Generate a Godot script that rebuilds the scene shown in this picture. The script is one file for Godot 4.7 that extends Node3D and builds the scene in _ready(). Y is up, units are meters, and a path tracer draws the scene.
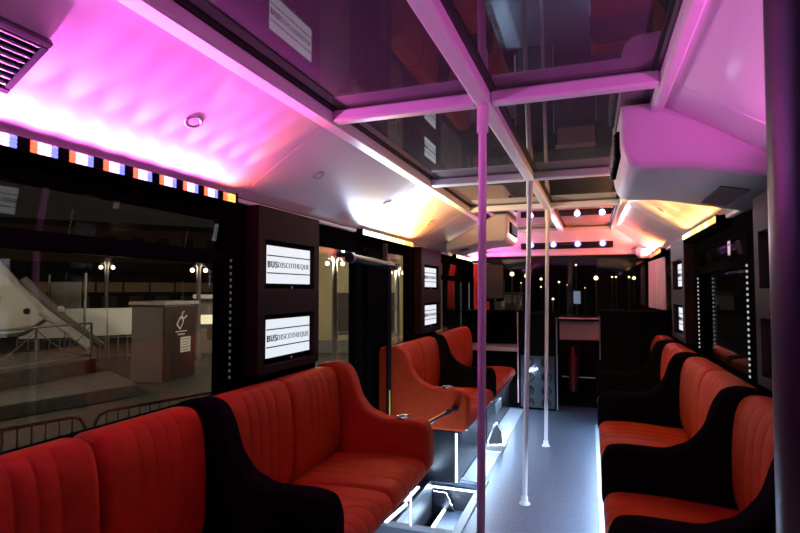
extends Node3D
# A party bus at night: two rows of red side benches, a glass roof, colour LED bars along the sloped ceiling.
# Bus axis runs along -z, y is up, bus floor is y = 0, the street is at y = STREET. Metres.

const LW := -1.60      # inner face of the left wall
const RW := 0.78       # inner face of the right wall
const STREET := -1.0
const EYE := Vector3(0.0, 1.43, 0.0)
const YAW := 19.6
const PITCH := 2.6
const FOCAL := 533.0

var M := {}
var used := {}
var fw := Vector3.ZERO
var rt := Vector3.ZERO
var up := Vector3.ZERO

# ---------------------------------------------------------------- pixel -> place
func ray(u: float, v: float) -> Vector3:
	return fw + rt * ((u - 400.0) / FOCAL) - up * ((v - 266.5) / FOCAL)
func on_y(u: float, v: float, y: float) -> Vector3:
	var d := ray(u, v)
	return EYE + d * ((y - EYE.y) / d.y)
func on_x(u: float, v: float, x: float) -> Vector3:
	var d := ray(u, v)
	return EYE + d * ((x - EYE.x) / d.x)
func far(u: float, v: float, depth: float) -> Vector3:
	return EYE + ray(u, v) * depth

# ---------------------------------------------------------------- nodes
func numbered(called: String) -> String:
	if not used.has(called):
		used[called] = 0
		return called
	used[called] += 1
	return "%s_%03d" % [called, used[called]]

func thing(called: String, label: String, category: String, at := Vector3.ZERO, turn := 0.0, group := "") -> Node3D:
	var o := Node3D.new()
	o.name = numbered(called)
	add_child(o)
	o.position = at
	o.rotation.y = turn
	o.set_meta("label", label)
	o.set_meta("category", category)
	if group:
		o.set_meta("group", group)
	return o

func struct(called: String, at := Vector3.ZERO) -> Node3D:
	var o := Node3D.new()
	o.name = called
	add_child(o)
	o.position = at
	o.set_meta("kind", "structure")
	return o

func part(called: String, mesh: Mesh, mat: Material, parent: Node3D, at := Vector3.ZERO, turn := Vector3.ZERO) -> MeshInstance3D:
	var o := MeshInstance3D.new()
	o.name = called
	o.mesh = mesh
	o.material_override = mat
	o.cast_shadow = GeometryInstance3D.SHADOW_CASTING_SETTING_ON
	parent.add_child(o, true)
	o.position = at
	o.rotation = turn
	return o

func relabel(o: Node3D, label: String) -> void:
	o.set_meta("label", label)

# ---------------------------------------------------------------- materials
func lin(r: float, g: float, b: float) -> Color:
	return Color(r, g, b).linear_to_srgb()

func mat(called: String, c: Color, rough := 0.5, metal := 0.0, spec := 0.5) -> StandardMaterial3D:
	var m := StandardMaterial3D.new()
	m.resource_name = called
	m.albedo_color = c
	m.roughness = rough
	m.metallic = metal
	m.metallic_specular = spec
	M[called] = m
	return m

func glow(called: String, c: Color, power: float) -> StandardMaterial3D:
	var m := mat(called, Color(0.2, 0.2, 0.2), 0.4)
	m.emission_enabled = true
	m.emission = c
	m.emission_energy_multiplier = power
	return m

func pane_mat(called: String, c: Color, alpha: float, spec := 0.5) -> StandardMaterial3D:
	var m := mat(called, Color(c.r, c.g, c.b, alpha), 0.0, 0.0, spec)
	m.transparency = BaseMaterial3D.TRANSPARENCY_ALPHA
	return m

func noise_tex(freq: float, seed_: int, a: Color, b: Color, size := 256, octaves := 4) -> NoiseTexture2D:
	var n := FastNoiseLite.new()
	n.seed = seed_
	n.frequency = freq
	n.fractal_octaves = octaves
	var t := NoiseTexture2D.new()
	t.width = size
	t.height = size
	t.seamless = true
	t.noise = n
	var g := Gradient.new()
	g.set_color(0, a)
	g.set_color(1, b)
	t.color_ramp = g
	return t

func grain(m: StandardMaterial3D, freq: float, seed_: int, a: Color, b: Color, tile: float) -> void:
	m.albedo_texture = noise_tex(freq, seed_, a, b)
	m.uv1_triplanar = true
	m.uv1_world_triplanar = true
	m.uv1_scale = Vector3.ONE * tile

func relief(m: StandardMaterial3D, freq: float, seed_: int, depth_cm: float, tile: float) -> void:
	m.heightmap_enabled = true
	m.heightmap_scale = depth_cm
	m.heightmap_texture = noise_tex(freq, seed_, Color.BLACK, Color.WHITE)
	m.uv1_triplanar = true
	m.uv1_world_triplanar = true
	m.uv1_scale = Vector3.ONE * tile

# ---------------------------------------------------------------- meshes
func st_new(flat := true) -> SurfaceTool:
	var st := SurfaceTool.new()
	st.begin(Mesh.PRIMITIVE_TRIANGLES)
	st.set_smooth_group(-1 if flat else 0)
	return st

func done(st: SurfaceTool) -> ArrayMesh:
	st.generate_normals()
	return st.commit()

# outward side is where a, b, c, d run clockwise
func quad(st: SurfaceTool, a: Vector3, b: Vector3, c: Vector3, d: Vector3) -> void:
	st.add_vertex(a); st.add_vertex(b); st.add_vertex(c)
	st.add_vertex(a); st.add_vertex(c); st.add_vertex(d)

func tri_out(st: SurfaceTool, a: Vector3, b: Vector3, c: Vector3, mid: Vector3) -> void:
	var n := (b - a).cross(c - a)
	if n.dot((a + b + c) / 3.0 - mid) > 0.0:
		st.add_vertex(a); st.add_vertex(c); st.add_vertex(b)
	else:
		st.add_vertex(a); st.add_vertex(b); st.add_vertex(c)

func quad_out(st: SurfaceTool, a: Vector3, b: Vector3, c: Vector3, d: Vector3, mid: Vector3) -> void:
	tri_out(st, a, b, c, mid)
	tri_out(st, a, c, d, mid)

# chamfered box into a SurfaceTool, with a transform
func add_box(st: SurfaceTool, t: Transform3D, size: Vector3, bev := 0.004) -> void:
	var h := size * 0.5
	var b: float = min(bev, min(h.x, min(h.y, h.z)) * 0.9)
	var mid := t.origin
	var f := func(s: Vector3, axis: int) -> Vector3:
		var p := Vector3(s.x * (h.x - b), s.y * (h.y - b), s.z * (h.z - b))
		p[axis] = s[axis] * h[axis]
		return t * p
	for axis in 3:
		var i := (axis + 1) % 3
		var j := (axis + 2) % 3
		for s in [-1.0, 1.0]:
			var q := []
			for c in [[-1, -1], [1, -1], [1, 1], [-1, 1]]:
				var v := Vector3.ZERO
				v[axis] = s; v[i] = c[0]; v[j] = c[1]
				q.append(f.call(v, axis))
			quad_out(st, q[0], q[1], q[2], q[3], mid)
	if b <= 0.0:
		return
	for axis in 3:                       # the twelve edges, by the axis they run along
		var i := (axis + 1) % 3
		var j := (axis + 2) % 3
		for si in [-1.0, 1.0]:
			for sj in [-1.0, 1.0]:
				var v0 := Vector3.ZERO
				v0[axis] = -1.0; v0[i] = si; v0[j] = sj
				var v1 := v0
				v1[axis] = 1.0
				quad_out(st, f.call(v0, i), f.call(v1, i), f.call(v1, j), f.call(v0, j), mid)
	for x in [-1.0, 1.0]:
		for y in [-1.0, 1.0]:
			for z in [-1.0, 1.0]:
				var v := Vector3(x, y, z)
				tri_out(st, f.call(v, 0), f.call(v, 1), f.call(v, 2), mid)

func box(size: Vector3, bev := 0.004) -> ArrayMesh:
	var st := st_new()
	add_box(st, Transform3D(), size, bev)
	return done(st)

# box between two corners, mesh centred on its node
func span(called: String, a: Vector3, b: Vector3, m: Material, parent: Node3D, bev := 0.004) -> MeshInstance3D:
	return part(called, box((b - a).abs(), bev), m, parent, (a + b) * 0.5 - parent.position)

# polygon in xy, extruded from z = 0 to z = depth, edges chamfered
func ccw(p: Array) -> Array:
	var area := 0.0
	for i in p.size():
		var a: Vector2 = p[i]
		var b: Vector2 = p[(i + 1) % p.size()]
		area += a.cross(b)
	if area < 0.0:
		p = p.duplicate()
		p.reverse()
	return p

func normals2(p: Array) -> Array:
	var out := []
	var n := p.size()
	for i in n:
		var a: Vector2 = p[(i + n - 1) % n]
		var b: Vector2 = p[i]
		var c: Vector2 = p[(i + 1) % n]
		var e := (b - a).normalized()
		var g := (c - b).normalized()
		var na := Vector2(e.y, -e.x)
		var nb := Vector2(g.y, -g.x)
		var m := (na + nb)
		m = m.normalized() if m.length() > 0.001 else na
		out.append(m / max(0.5, m.dot(nb)))
	return out

func fillet(p: Array, radii: Array, n := 5) -> Array:
	var out := []
	var k := p.size()
	for i in k:
		var b: Vector2 = p[i]
		var r: float = radii[i % radii.size()]
		if r <= 0.0:
			out.append(b)
			continue
		var a: Vector2 = p[(i + k - 1) % k]
		var c: Vector2 = p[(i + 1) % k]
		var p0: Vector2 = b + (a - b).normalized() * min(r, (a - b).length() * 0.49)
		var p1: Vector2 = b + (c - b).normalized() * min(r, (c - b).length() * 0.49)
		for j in n + 1:
			var t := float(j) / n
			out.append(p0.lerp(b, t).lerp(b.lerp(p1, t), t))
	return out

# profile swept along z; rings = [[z, inset], ...]; caps at both ends
func sweep_z(profile: Array, rings: Array, flat := false, mask: Array = []) -> ArrayMesh:
	var st := st_new(flat)
	var p := ccw(profile)
	var nn := normals2(p)
	var n := p.size()
	var at := []
	for r in rings:
		var ring := []
		for i in n:
			var inset: float = r[1]
			if r.size() > 2 and mask.size() == n:
				inset += r[2] * mask[i]
			var q: Vector2 = p[i] - nn[i] * inset
			ring.append(Vector3(q.x, q.y, r[0]))
		at.append(ring)
	var forward: bool = rings[-1][0] > rings[0][0]
	for k in rings.size() - 1:
		for i in n:
			var j := (i + 1) % n
			if forward:
				quad(st, at[k][i], at[k + 1][i], at[k + 1][j], at[k][j])
			else:
				quad(st, at[k][i], at[k][j], at[k + 1][j], at[k + 1][i])
	st.set_smooth_group(-1)
	var idx := Geometry2D.triangulate_polygon(PackedVector2Array(p))
	if idx.is_empty():
		push_error("cap failed")
	for e in [0, rings.size() - 1]:
		var zdir := (-1.0 if e == 0 else 1.0) * (1.0 if forward else -1.0)
		for q in range(0, idx.size(), 3):
			var a: Vector3 = at[e][idx[q]]
			var b: Vector3 = at[e][idx[q + 1]]
			var c: Vector3 = at[e][idx[q + 2]]
			var up_ := (b - a).cross(c - a).z
			if up_ * zdir > 0.0:
				st.add_vertex(a); st.add_vertex(c); st.add_vertex(b)
			else:
				st.add_vertex(a); st.add_vertex(b); st.add_vertex(c)
	return done(st)

func prism(profile: Array, depth: float, bev := 0.004, flat := true) -> ArrayMesh:
	return sweep_z(profile, [[0.0, bev], [bev, 0.0], [depth - bev, 0.0], [depth, bev]], flat)

# a pad: rounded ends, stitched channels at the given z
func pad(profile: Array, z0: float, z1: float, r: float, grooves: Array, depth: float, mask: Array) -> ArrayMesh:
	var rings := []
	for j in 5:
		var a := PI * 0.5 * j / 4.0
		rings.append([z0 + r * (1.0 - cos(a)) * 1.0, r * (1.0 - sin(a)), 0.0])
	for g in grooves:
		for d in [[-0.011, 0.0], [-0.005, 0.35], [0.0, 1.0], [0.005, 0.35], [0.011, 0.0]]:
			rings.append([g + d[0], 0.0, depth * d[1]])
	for j in 5:
		var a := PI * 0.5 * (4 - j) / 4.0
		rings.append([z1 - r * (1.0 - cos(a)), r * (1.0 - sin(a)), 0.0])
	return sweep_z(profile, rings, false, mask)

func tube(points: Array, radius: float, sides := 12, caps := true) -> ArrayMesh:
	var st := st_new(false)
	var rings := []
	var n := points.size()
	var last := Vector3.ZERO
	for k in n:
		var d: Vector3 = (points[min(k + 1, n - 1)] - points[max(k - 1, 0)]).normalized()
		var a := d.cross(Vector3.UP)
		if a.length() < 0.05:
			a = d.cross(Vector3.RIGHT)
		a = a.normalized()
		if last != Vector3.ZERO:
			a = (last - d * last.dot(d)).normalized()
		last = a
		var b := d.cross(a)
		var ring := []
		for i in sides:
			var t := TAU * i / sides
			ring.append(points[k] + (a * cos(t) + b * sin(t)) * radius)
		rings.append(ring)
	for k in n - 1:
		for i in sides:
			var j := (i + 1) % sides
			var mid: Vector3 = (points[k] + points[k + 1]) * 0.5
			quad_out(st, rings[k][i], rings[k][j], rings[k + 1][j], rings[k + 1][i], mid)
	if caps:
		st.set_smooth_group(-1)
		for e in [[0, 1], [n - 1, n - 2]]:
			var c: Vector3 = points[e[0]]
			for i in sides:
				tri_out(st, c, rings[e[0]][i], rings[e[0]][(i + 1) % sides], points[e[1]])
	return done(st)

# [[radius, y], ...] turned about y
func lathe(prof: Array, sides := 20, flat := false) -> ArrayMesh:
	var st := st_new(flat)
	for k in prof.size() - 1:
		for i in sides:
			var a := TAU * i / sides
			var b := TAU * (i + 1) / sides
			var p := [Vector3(prof[k][0] * cos(a), prof[k][1], prof[k][0] * sin(a)), Vector3(prof[k][0] * cos(b), prof[k][1], prof[k][0] * sin(b)),
				Vector3(prof[k + 1][0] * cos(b), prof[k + 1][1], prof[k + 1][0] * sin(b)), Vector3(prof[k + 1][0] * cos(a), prof[k + 1][1], prof[k + 1][0] * sin(a))]
			if prof[k][0] > 1e-5:
				st.add_vertex(p[0]); st.add_vertex(p[1]); st.add_vertex(p[2])
			if prof[k + 1][0] > 1e-5:
				st.add_vertex(p[0]); st.add_vertex(p[2]); st.add_vertex(p[3])
	return done(st)

func ball(r: float) -> Mesh:
	var s := SphereMesh.new()
	s.radius = r
	s.height = 2.0 * r
	s.radial_segments = 16
	s.rings = 8
	return s

func lettering(text: String, height: float, width: float, bold: bool) -> TextMesh:
	var f := SystemFont.new()
	f.font_names = PackedStringArray(["Droid Sans"])
	f.font_weight = 700 if bold else 400
	var t := TextMesh.new()
	t.font = f
	t.text = text
	t.font_size = 64
	t.depth = 0.002
	t.pixel_size = 0.001
	var w := t.get_aabb().size
	t.set_meta("fit", Vector3(width / w.x, height / w.y, 1.0))
	return t

func fitted(called: String, text: String, height: float, width: float, bold: bool, m: Material, parent: Node3D, at: Vector3, turn := Vector3.ZERO) -> void:
	var t := lettering(text, height, width, bold)
	var o := part(called, t, m, parent, at, turn)
	o.scale = t.get_meta("fit")

# ================================================================= scene
func _ready() -> void:
	# ---- camera
	var ya := deg_to_rad(YAW)
	var pi_ := deg_to_rad(PITCH)
	fw = Vector3(-sin(ya) * cos(pi_), sin(pi_), -cos(ya) * cos(pi_))
	rt = Vector3(cos(ya), 0, -sin(ya))
	up = rt.cross(fw)
	var cam := Camera3D.new()
	cam.name = "camera"
	add_child(cam)
	cam.transform = Transform3D(Basis(rt, up, -fw), EYE)
	cam.fov = rad_to_deg(2.0 * atan(266.5 / FOCAL))
	cam.near = 0.05
	cam.far = 400.0
	cam.current = true
	# ---- night sky
	var we := WorldEnvironment.new()
	we.name = "environment"
	var e := Environment.new()
	e.background_mode = Environment.BG_COLOR
	e.background_color = lin(0.0085, 0.0066, 0.0054)
	e.tonemap_mode = Environment.TONE_MAPPER_LINEAR
	e.tonemap_exposure = 1.65
	e.sdfgi_enabled = true
	e.ssao_enabled = true
	e.ssil_enabled = true
	we.environment = e
	add_child(we)

	materials()
	shell()
	skylight()
	windows()
	benches()
	led_bars()
	ceiling_fittings()
	poles()
	screens()
	stairwell()
	floor_lights()
	rear()
	outside()

func materials() -> void:
	var m := mat("white_panel", lin(0.74, 0.72, 0.74), 0.34)
	m.clearcoat_enabled = true
	m.clearcoat = 0.35
	m.clearcoat_roughness = 0.12
	mat("white_frame", lin(0.72, 0.71, 0.72), 0.38)
	mat("white_plastic", lin(0.66, 0.64, 0.66), 0.42)
	mat("white_pole", lin(0.70, 0.68, 0.70), 0.3)
	m = mat("wall_black", lin(0.005, 0.0035, 0.004), 0.6, 0.0, 0.12)
	grain(m, 0.03, 3, Color(0.82, 0.82, 0.82), Color(1, 1, 1), 2.0)
	m = mat("pillar_brown", lin(0.016, 0.007, 0.008), 0.55, 0.0, 0.2)
	mat("black_trim", lin(0.004, 0.004, 0.0045), 0.45, 0.0, 0.2)
	mat("black_gloss", lin(0.010, 0.011, 0.014), 0.26, 0.0, 0.3)
	mat("rubber", lin(0.006, 0.006, 0.006), 0.7)
	for k in ["wall_black", "black_trim"]:
		M[k].specular_mode = BaseMaterial3D.SPECULAR_DISABLED
	m = mat("floor_vinyl", lin(0.070, 0.098, 0.145), 0.4)
	grain(m, 0.06, 8, Color(0.80, 0.80, 0.82), Color(1, 1, 1), 1.3)
	m = mat("floor_edge", lin(0.24, 0.27, 0.31), 0.4)
	m = mat("red_vinyl", lin(0.45, 0.046, 0.010), 0.6, 0.0, 0.22)
	relief(m, 0.12, 21, 0.03, 3.0)
	m.albedo_texture = noise_tex(0.02, 22, Color(0.9, 0.9, 0.9), Color(1, 1, 1))
	m = mat("black_velvet", lin(0.006, 0.0055, 0.006), 0.9, 0.0, 0.12)
	m.specular_mode = BaseMaterial3D.SPECULAR_DISABLED
	mat("thread", lin(0.12, 0.008, 0.006), 0.8)
	mat("chrome", lin(0.62, 0.62, 0.64), 0.2, 1.0)
	mat("steel", lin(0.45, 0.46, 0.48), 0.35, 0.9)
	mat("yellow_paint", lin(0.75, 0.55, 0.08), 0.45)
	mat("port_plate", lin(0.06, 0.065, 0.075), 0.35, 0.5)
	mat("dark_grey", lin(0.03, 0.03, 0.035), 0.4)
	mat("pole_dark", lin(0.05, 0.045, 0.05), 0.35)
	mat("sticker", lin(0.10, 0.08, 0.09), 0.5)
	mat("print_black", lin(0.01, 0.01, 0.01), 0.6)
	mat("print_grey", lin(0.07, 0.07, 0.075), 0.6)
	mat("shelf_white", lin(0.62, 0.55, 0.50), 0.45)
	mat("rear_pink", lin(0.70, 0.42, 0.42), 0.5)
	m = mat("curtain_cloth", lin(0.74, 0.62, 0.62), 0.8)
	m.backlight_enabled = true
	m.backlight = lin(0.2, 0.16, 0.16)
	mat("red_cloth", lin(0.55, 0.07, 0.03), 0.8)
	mat("extinguisher_red", lin(0.2, 0.012, 0.012), 0.35)
	m = pane_mat("roof_glass", lin(0.11, 0.10, 0.11), 0.6, 0.8)
	pane_mat("side_glass", lin(0.012, 0.011, 0.010), 0.14)
	pane_mat("rear_glass", lin(0.008, 0.008, 0.008), 0.2)
	# outside
	m = mat("asphalt", lin(0.10, 0.095, 0.085), 0.8)
	grain(m, 0.05, 11, Color(0.7, 0.7, 0.7), Color(1, 1, 1), 0.4)
	m = mat("concrete", lin(0.17, 0.168, 0.155), 0.8)
	grain(m, 0.04, 12, Color(0.75, 0.75, 0.75), Color(1, 1, 1), 0.5)
	mat("galvanised", lin(0.30, 0.29, 0.27), 0.45, 0.6)
	mat("banner_white", lin(0.80, 0.79, 0.74), 0.7)
	mat("pale_paint", lin(0.58, 0.56, 0.50), 0.55)
	mat("grey_paint", lin(0.16, 0.15, 0.14), 0.6)
	mat("kiosk_grey", lin(0.18, 0.155, 0.145), 0.6)
	mat("kiosk_maroon", lin(0.045, 0.016, 0.018), 0.5)
	mat("kiosk_roof", lin(0.42, 0.40, 0.36), 0.6)
	mat("logo_white", lin(0.8, 0.8, 0.78), 0.6)
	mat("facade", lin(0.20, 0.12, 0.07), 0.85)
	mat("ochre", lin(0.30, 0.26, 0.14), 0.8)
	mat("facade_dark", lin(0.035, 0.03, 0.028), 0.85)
	# things that give off light
	glow("led_red", lin(1.0, 0.10, 0.03), 1.6)
	glow("led_pinkwhite", lin(1.0, 0.50, 0.92), 1.7)
	glow("led_blue", lin(0.16, 0.20, 1.0), 1.2)
	glow("led_white", lin(0.85, 0.92, 1.0), 2.0)
	glow("led_yellow", lin(1.0, 0.85, 0.30), 1.6)
	glow("led_orange", lin(1.0, 0.34, 0.06), 1.6)
	glow("led_green", lin(0.75, 1.0, 0.35), 1.6)
	glow("led_blue_ring", lin(0.16, 0.20, 1.0), 0.5)
	glow("led_floor", lin(0.72, 0.86, 1.0), 3.0)
	glow("led_string_white", lin(0.9, 0.95, 1.0), 0.28)
	glow("led_string_dim", lin(0.9, 0.95, 1.0), 0.035)
	glow("screen_white", lin(0.86, 0.92, 1.0), 0.56)
	glow("lamp_warm", lin(1.0, 0.78, 0.38), 6.0)
	glow("lamp_far", lin(1.0, 0.70, 0.32), 3.0)
	glow("lamp_orange", lin(1.0, 0.42, 0.10), 1.2)
	glow("lit_window", lin(1.0, 0.50, 0.18), 0.02)
	glow("lit_shop", lin(1.0, 0.85, 0.5), 0.8)
	glow("sign_blue", lin(0.55, 0.7, 1.0), 0.25)

# ---------------------------------------------------------------- room shell
func shell() -> void:
	var fl := struct("floor")
	# the stairwell takes x < -0.78, z -3.13..-4.0 out of the floor
	span("floor_panel", Vector3(-0.78, -0.05, 1.3), Vector3(RW, 0.0, -7.0), M.floor_vinyl, fl, 0.0)
	span("floor_panel", Vector3(LW, -0.05, 1.3), Vector3(-0.78, 0.0, -3.13), M.floor_vinyl, fl, 0.0)
	span("floor_panel", Vector3(LW, -0.05, -4.0), Vector3(-0.78, 0.0, -7.0), M.floor_vinyl, fl, 0.0)
	# pale edge boards between the aisle and the bench bases
	span("edge_board", Vector3(-0.935, 0.0, -4.06), Vector3(-0.765, 0.006, -6.6), M.floor_edge, fl, 0.002)
	span("edge_board", Vector3(0.03, 0.0, -1.9), Vector3(0.135, 0.006, -6.1), M.floor_edge, fl, 0.002)
	span("floor_panel", Vector3(LW, 0.27, -7.26), Vector3(RW, 0.32, -7.75), M.black_trim, fl, 0.002)
	span("step_riser", Vector3(LW, -0.05, -7.0), Vector3(RW, 0.16, -7.04), M.black_trim, fl, 0.002)
	span("step_tread", Vector3(LW, 0.12, -7.04), Vector3(RW, 0.16, -7.26), M.black_trim, fl, 0.002)
	span("step_riser", Vector3(LW, 0.12, -7.22), Vector3(RW, 0.27, -7.26), M.black_trim, fl, 0.002)
	span("step_edge", Vector3(-0.36, 0.315, -7.255), Vector3(0.08, 0.328, -7.275), M.steel, fl, 0.002)

	# ceiling: sloped white panels either side of the glass roof, seams left open
	var ce := struct("ceiling")
	var lp := [Vector2(-1.62, 1.87), Vector2(-1.105, 2.203), Vector2(-1.105, 2.225), Vector2(-1.62, 1.895)]
	var rp := [Vector2(0.80, 1.87), Vector2(0.285, 2.203), Vector2(0.285, 2.225), Vector2(0.80, 1.895)]
	for seg in [[1.3, -0.62], [-0.625, -2.145], [-2.15, -3.545], [-3.55, -4.98], [-4.985, -6.3], [-6.305, -7.3]]:
		part("ceiling_panel", prism(lp, seg[0] - seg[1], 0.003), M.white_panel, ce, Vector3(0, 0, seg[1]))
		part("ceiling_panel", prism(rp, seg[0] - seg[1], 0.003), M.white_panel, ce, Vector3(0, 0, seg[1]))
	# roof skin beyond the panels, so that no light leaks
	part("roof_skin", prism([Vector2(-1.66, 1.90), Vector2(-1.12, 2.26), Vector2(-1.12, 2.30), Vector2(-1.70, 1.92)], 9.2, 0.0), M.wall_black, ce, Vector3(0, 0, -7.85))
	part("roof_skin", prism([Vector2(0.84, 1.90), Vector2(0.30, 2.26), Vector2(0.30, 2.30), Vector2(0.88, 1.92)], 9.2, 0.0), M.wall_black, ce, Vector3(0, 0, -7.85))
	# white lip along the foot of the slope
	for s in [[LW - 0.01, LW + 0.028], [RW - 0.028, RW + 0.01]]:
		span("ceiling_lip", Vector3(s[0], 1.852, 1.3), Vector3(s[1], 1.872, -7.3), M.white_frame, ce, 0.004)
	# closing piece over the front of the bus, behind the viewer
	span("ceiling_panel", Vector3(-1.12, 2.22, 1.35), Vector3(0.30, 2.26, 0.9), M.white_panel, ce, 0.002)
	span("ceiling_panel", Vector3(-1.12, 2.22, -6.96), Vector3(0.30, 2.26, -7.1), M.white_panel, ce, 0.002)

	# left wall
	var wl := struct("wall_left")
	var o := -1.68
	span("lower_panel", Vector3(o, -0.05, 1.3), Vector3(LW, 0.93, -2.90), M.wall_black, wl, 0.0)
	span("lower_panel", Vector3(o, -0.05, -4.08), Vector3(LW, 0.93, -7.8), M.wall_black, wl, 0.0)
	span("frieze", Vector3(o, 1.78, 1.3), Vector3(LW, 1.90, -7.8), M.wall_black, wl, 0.0)
	span("pillar", Vector3(o, 0.93, -2.08), Vector3(LW, 1.78, -2.22), M.wall_black, wl, 0.0)
	span("pillar", Vector3(o, 0.93, -2.84), Vector3(LW, 1.78, -2.90), M.wall_black, wl, 0.0)
	span("pillar", Vector3(o, 0.93, -4.02), Vector3(LW, 1.78, -4.14), M.wall_black, wl, 0.0)
	span("pillar", Vector3(o, 0.93, -4.80), Vector3(LW, 1.78, -4.90), M.wall_black, wl, 0.0)
	span("pillar", Vector3(o, 0.93, -7.3), Vector3(LW, 1.78, -7.8), M.wall_black, wl, 0.0)
	screen_pillar(wl, LW, 1.0, -2.22, -2.84)
	screen_pillar(wl, LW, 1.0, -4.90, -5.62)
	# right wall
	var wr := struct("wall_right")
	o = 0.86
	span("lower_panel", Vector3(RW, -0.05, 1.3), Vector3(o, 0.93, -7.8), M.wall_black, wr, 0.0)
	span("frieze", Vector3(RW, 1.74, 1.3), Vector3(o, 1.90, -7.8), M.wall_black, wr, 0.0)
	for z in [[-2.02, -2.18], [-2.82, -3.22], [-4.55, -4.74], [-5.46, -5.60], [-7.2, -7.8], [0.9, 1.3]]:
		span("pillar", Vector3(RW, 0.93, z[0]), Vector3(o, 1.74, z[1]), M.wall_black, wr, 0.0)
	screen_pillar(wr, RW, -1.0, -2.18, -2.82)
	screen_pillar(wr, RW, -1.0, -4.74, -5.46)
	# bulkhead behind the viewer
	var wf := struct("wall_front")
	span("bulkhead", Vector3(-1.68, -0.05, 1.3), Vector3(0.86, 2.28, 1.38), M.wall_black, wf, 0.0)

# dark box standing proud of the wall with two openings for the screens
func screen_pillar(parent: Node3D, wall: float, side: float, z0: float, z1: float) -> void:
	var f := wall + side * 0.075
	var back := wall - side * 0.06
	var zc := (z0 + z1) * 0.5
	var w := 0.25
	var a: float = min(wall, f)
	var b: float = max(wall, f)
	for y in [[1.012, 1.055], [1.310, 1.440], [1.690, 1.853]]:
		span("pillar_face", Vector3(a, y[0], z0), Vector3(b, y[1], z1), M.pillar_brown, parent, 0.002)
	for y in [[1.055, 1.310], [1.440, 1.690]]:
		span("pillar_face", Vector3(a, y[0], z0), Vector3(b, y[1], zc + w), M.pillar_brown, parent, 0.002)
		span("pillar_face", Vector3(a, y[0], zc - w), Vector3(b, y[1], z1), M.pillar_brown, parent, 0.002)
	span("pillar_back", Vector3(min(wall, back), 0.93, z0), Vector3(max(wall, back), 1.853, z1), M.wall_black, parent, 0.0)

# ---------------------------------------------------------------- glass roof
# the middle roof beam runs slightly askew
func beam_x(z: float) -> float:
	return -0.43 + (0.9 - z) * 0.01332

func skylight() -> void:
	var left := -1.09
	var right := 0.272
	var zs := [0.9, -0.55, -2.1, -3.64, -4.95, -6.95]
	var fr := struct("trim_1")
	span("roof_beam", Vector3(left - 0.0375, 2.165, 0.9), Vector3(left + 0.0375, 2.222, -6.98), M.white_frame, fr, 0.008)
	span("roof_beam", Vector3(right - 0.023, 2.165, 0.9), Vector3(right + 0.023, 2.222, -6.98), M.white_frame, fr, 0.008)
	var a0 := Vector3(beam_x(0.9), 2.1935, 0.9)
	var a1 := Vector3(beam_x(-6.98), 2.1935, -6.98)
	part("roof_beam", box(Vector3(0.06, 0.057, (a1 - a0).length()), 0.008), M.white_frame, fr, (a0 + a1) * 0.5, Vector3(0, -atan(0.01332), 0))
	for z in zs:
		span("cross_bar", Vector3(left + 0.0375, 2.17, z - 0.03), Vector3(beam_x(z) - 0.03, 2.222, z + 0.03), M.white_frame, fr, 0.008)
		span("cross_bar", Vector3(beam_x(z) + 0.03, 2.17, z - 0.03), Vector3(right - 0.023, 2.222, z + 0.03), M.white_frame, fr, 0.008)
	var n := 1
	for i in zs.size() - 1:
		for k in 2:
			var w := struct("window_%d" % n)
			n += 1
			var z0: float = zs[i] - 0.01
			var z1: float = zs[i + 1] + 0.01
			var e := [left + 0.005, left + 0.005, beam_x(z0) - 0.004, beam_x(z1) - 0.004] if k == 0 else [beam_x(z0) + 0.004, beam_x(z1) + 0.004, right - 0.005, right - 0.005]
			part("pane", prism([Vector2(e[0], -z0), Vector2(e[2], -z0), Vector2(e[3], -z1), Vector2(e[1], -z1)], 0.006, 0.0), M.roof_glass, w, Vector3(0, 2.226, 0), Vector3(-PI * 0.5, 0, 0))
			for q in [[e[0] + 0.036, e[1] + 0.036], [e[2] - 0.046, e[3] - 0.046]]:
				part("gasket", prism([Vector2(q[0], -z0 + 0.02), Vector2(q[0] + 0.012, -z0 + 0.02), Vector2(q[1] + 0.012, -z1 - 0.02), Vector2(q[1], -z1 - 0.02)], 0.009, 0.0), M.rubber, w, Vector3(0, 2.217, 0), Vector3(-PI * 0.5, 0, 0))

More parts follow.
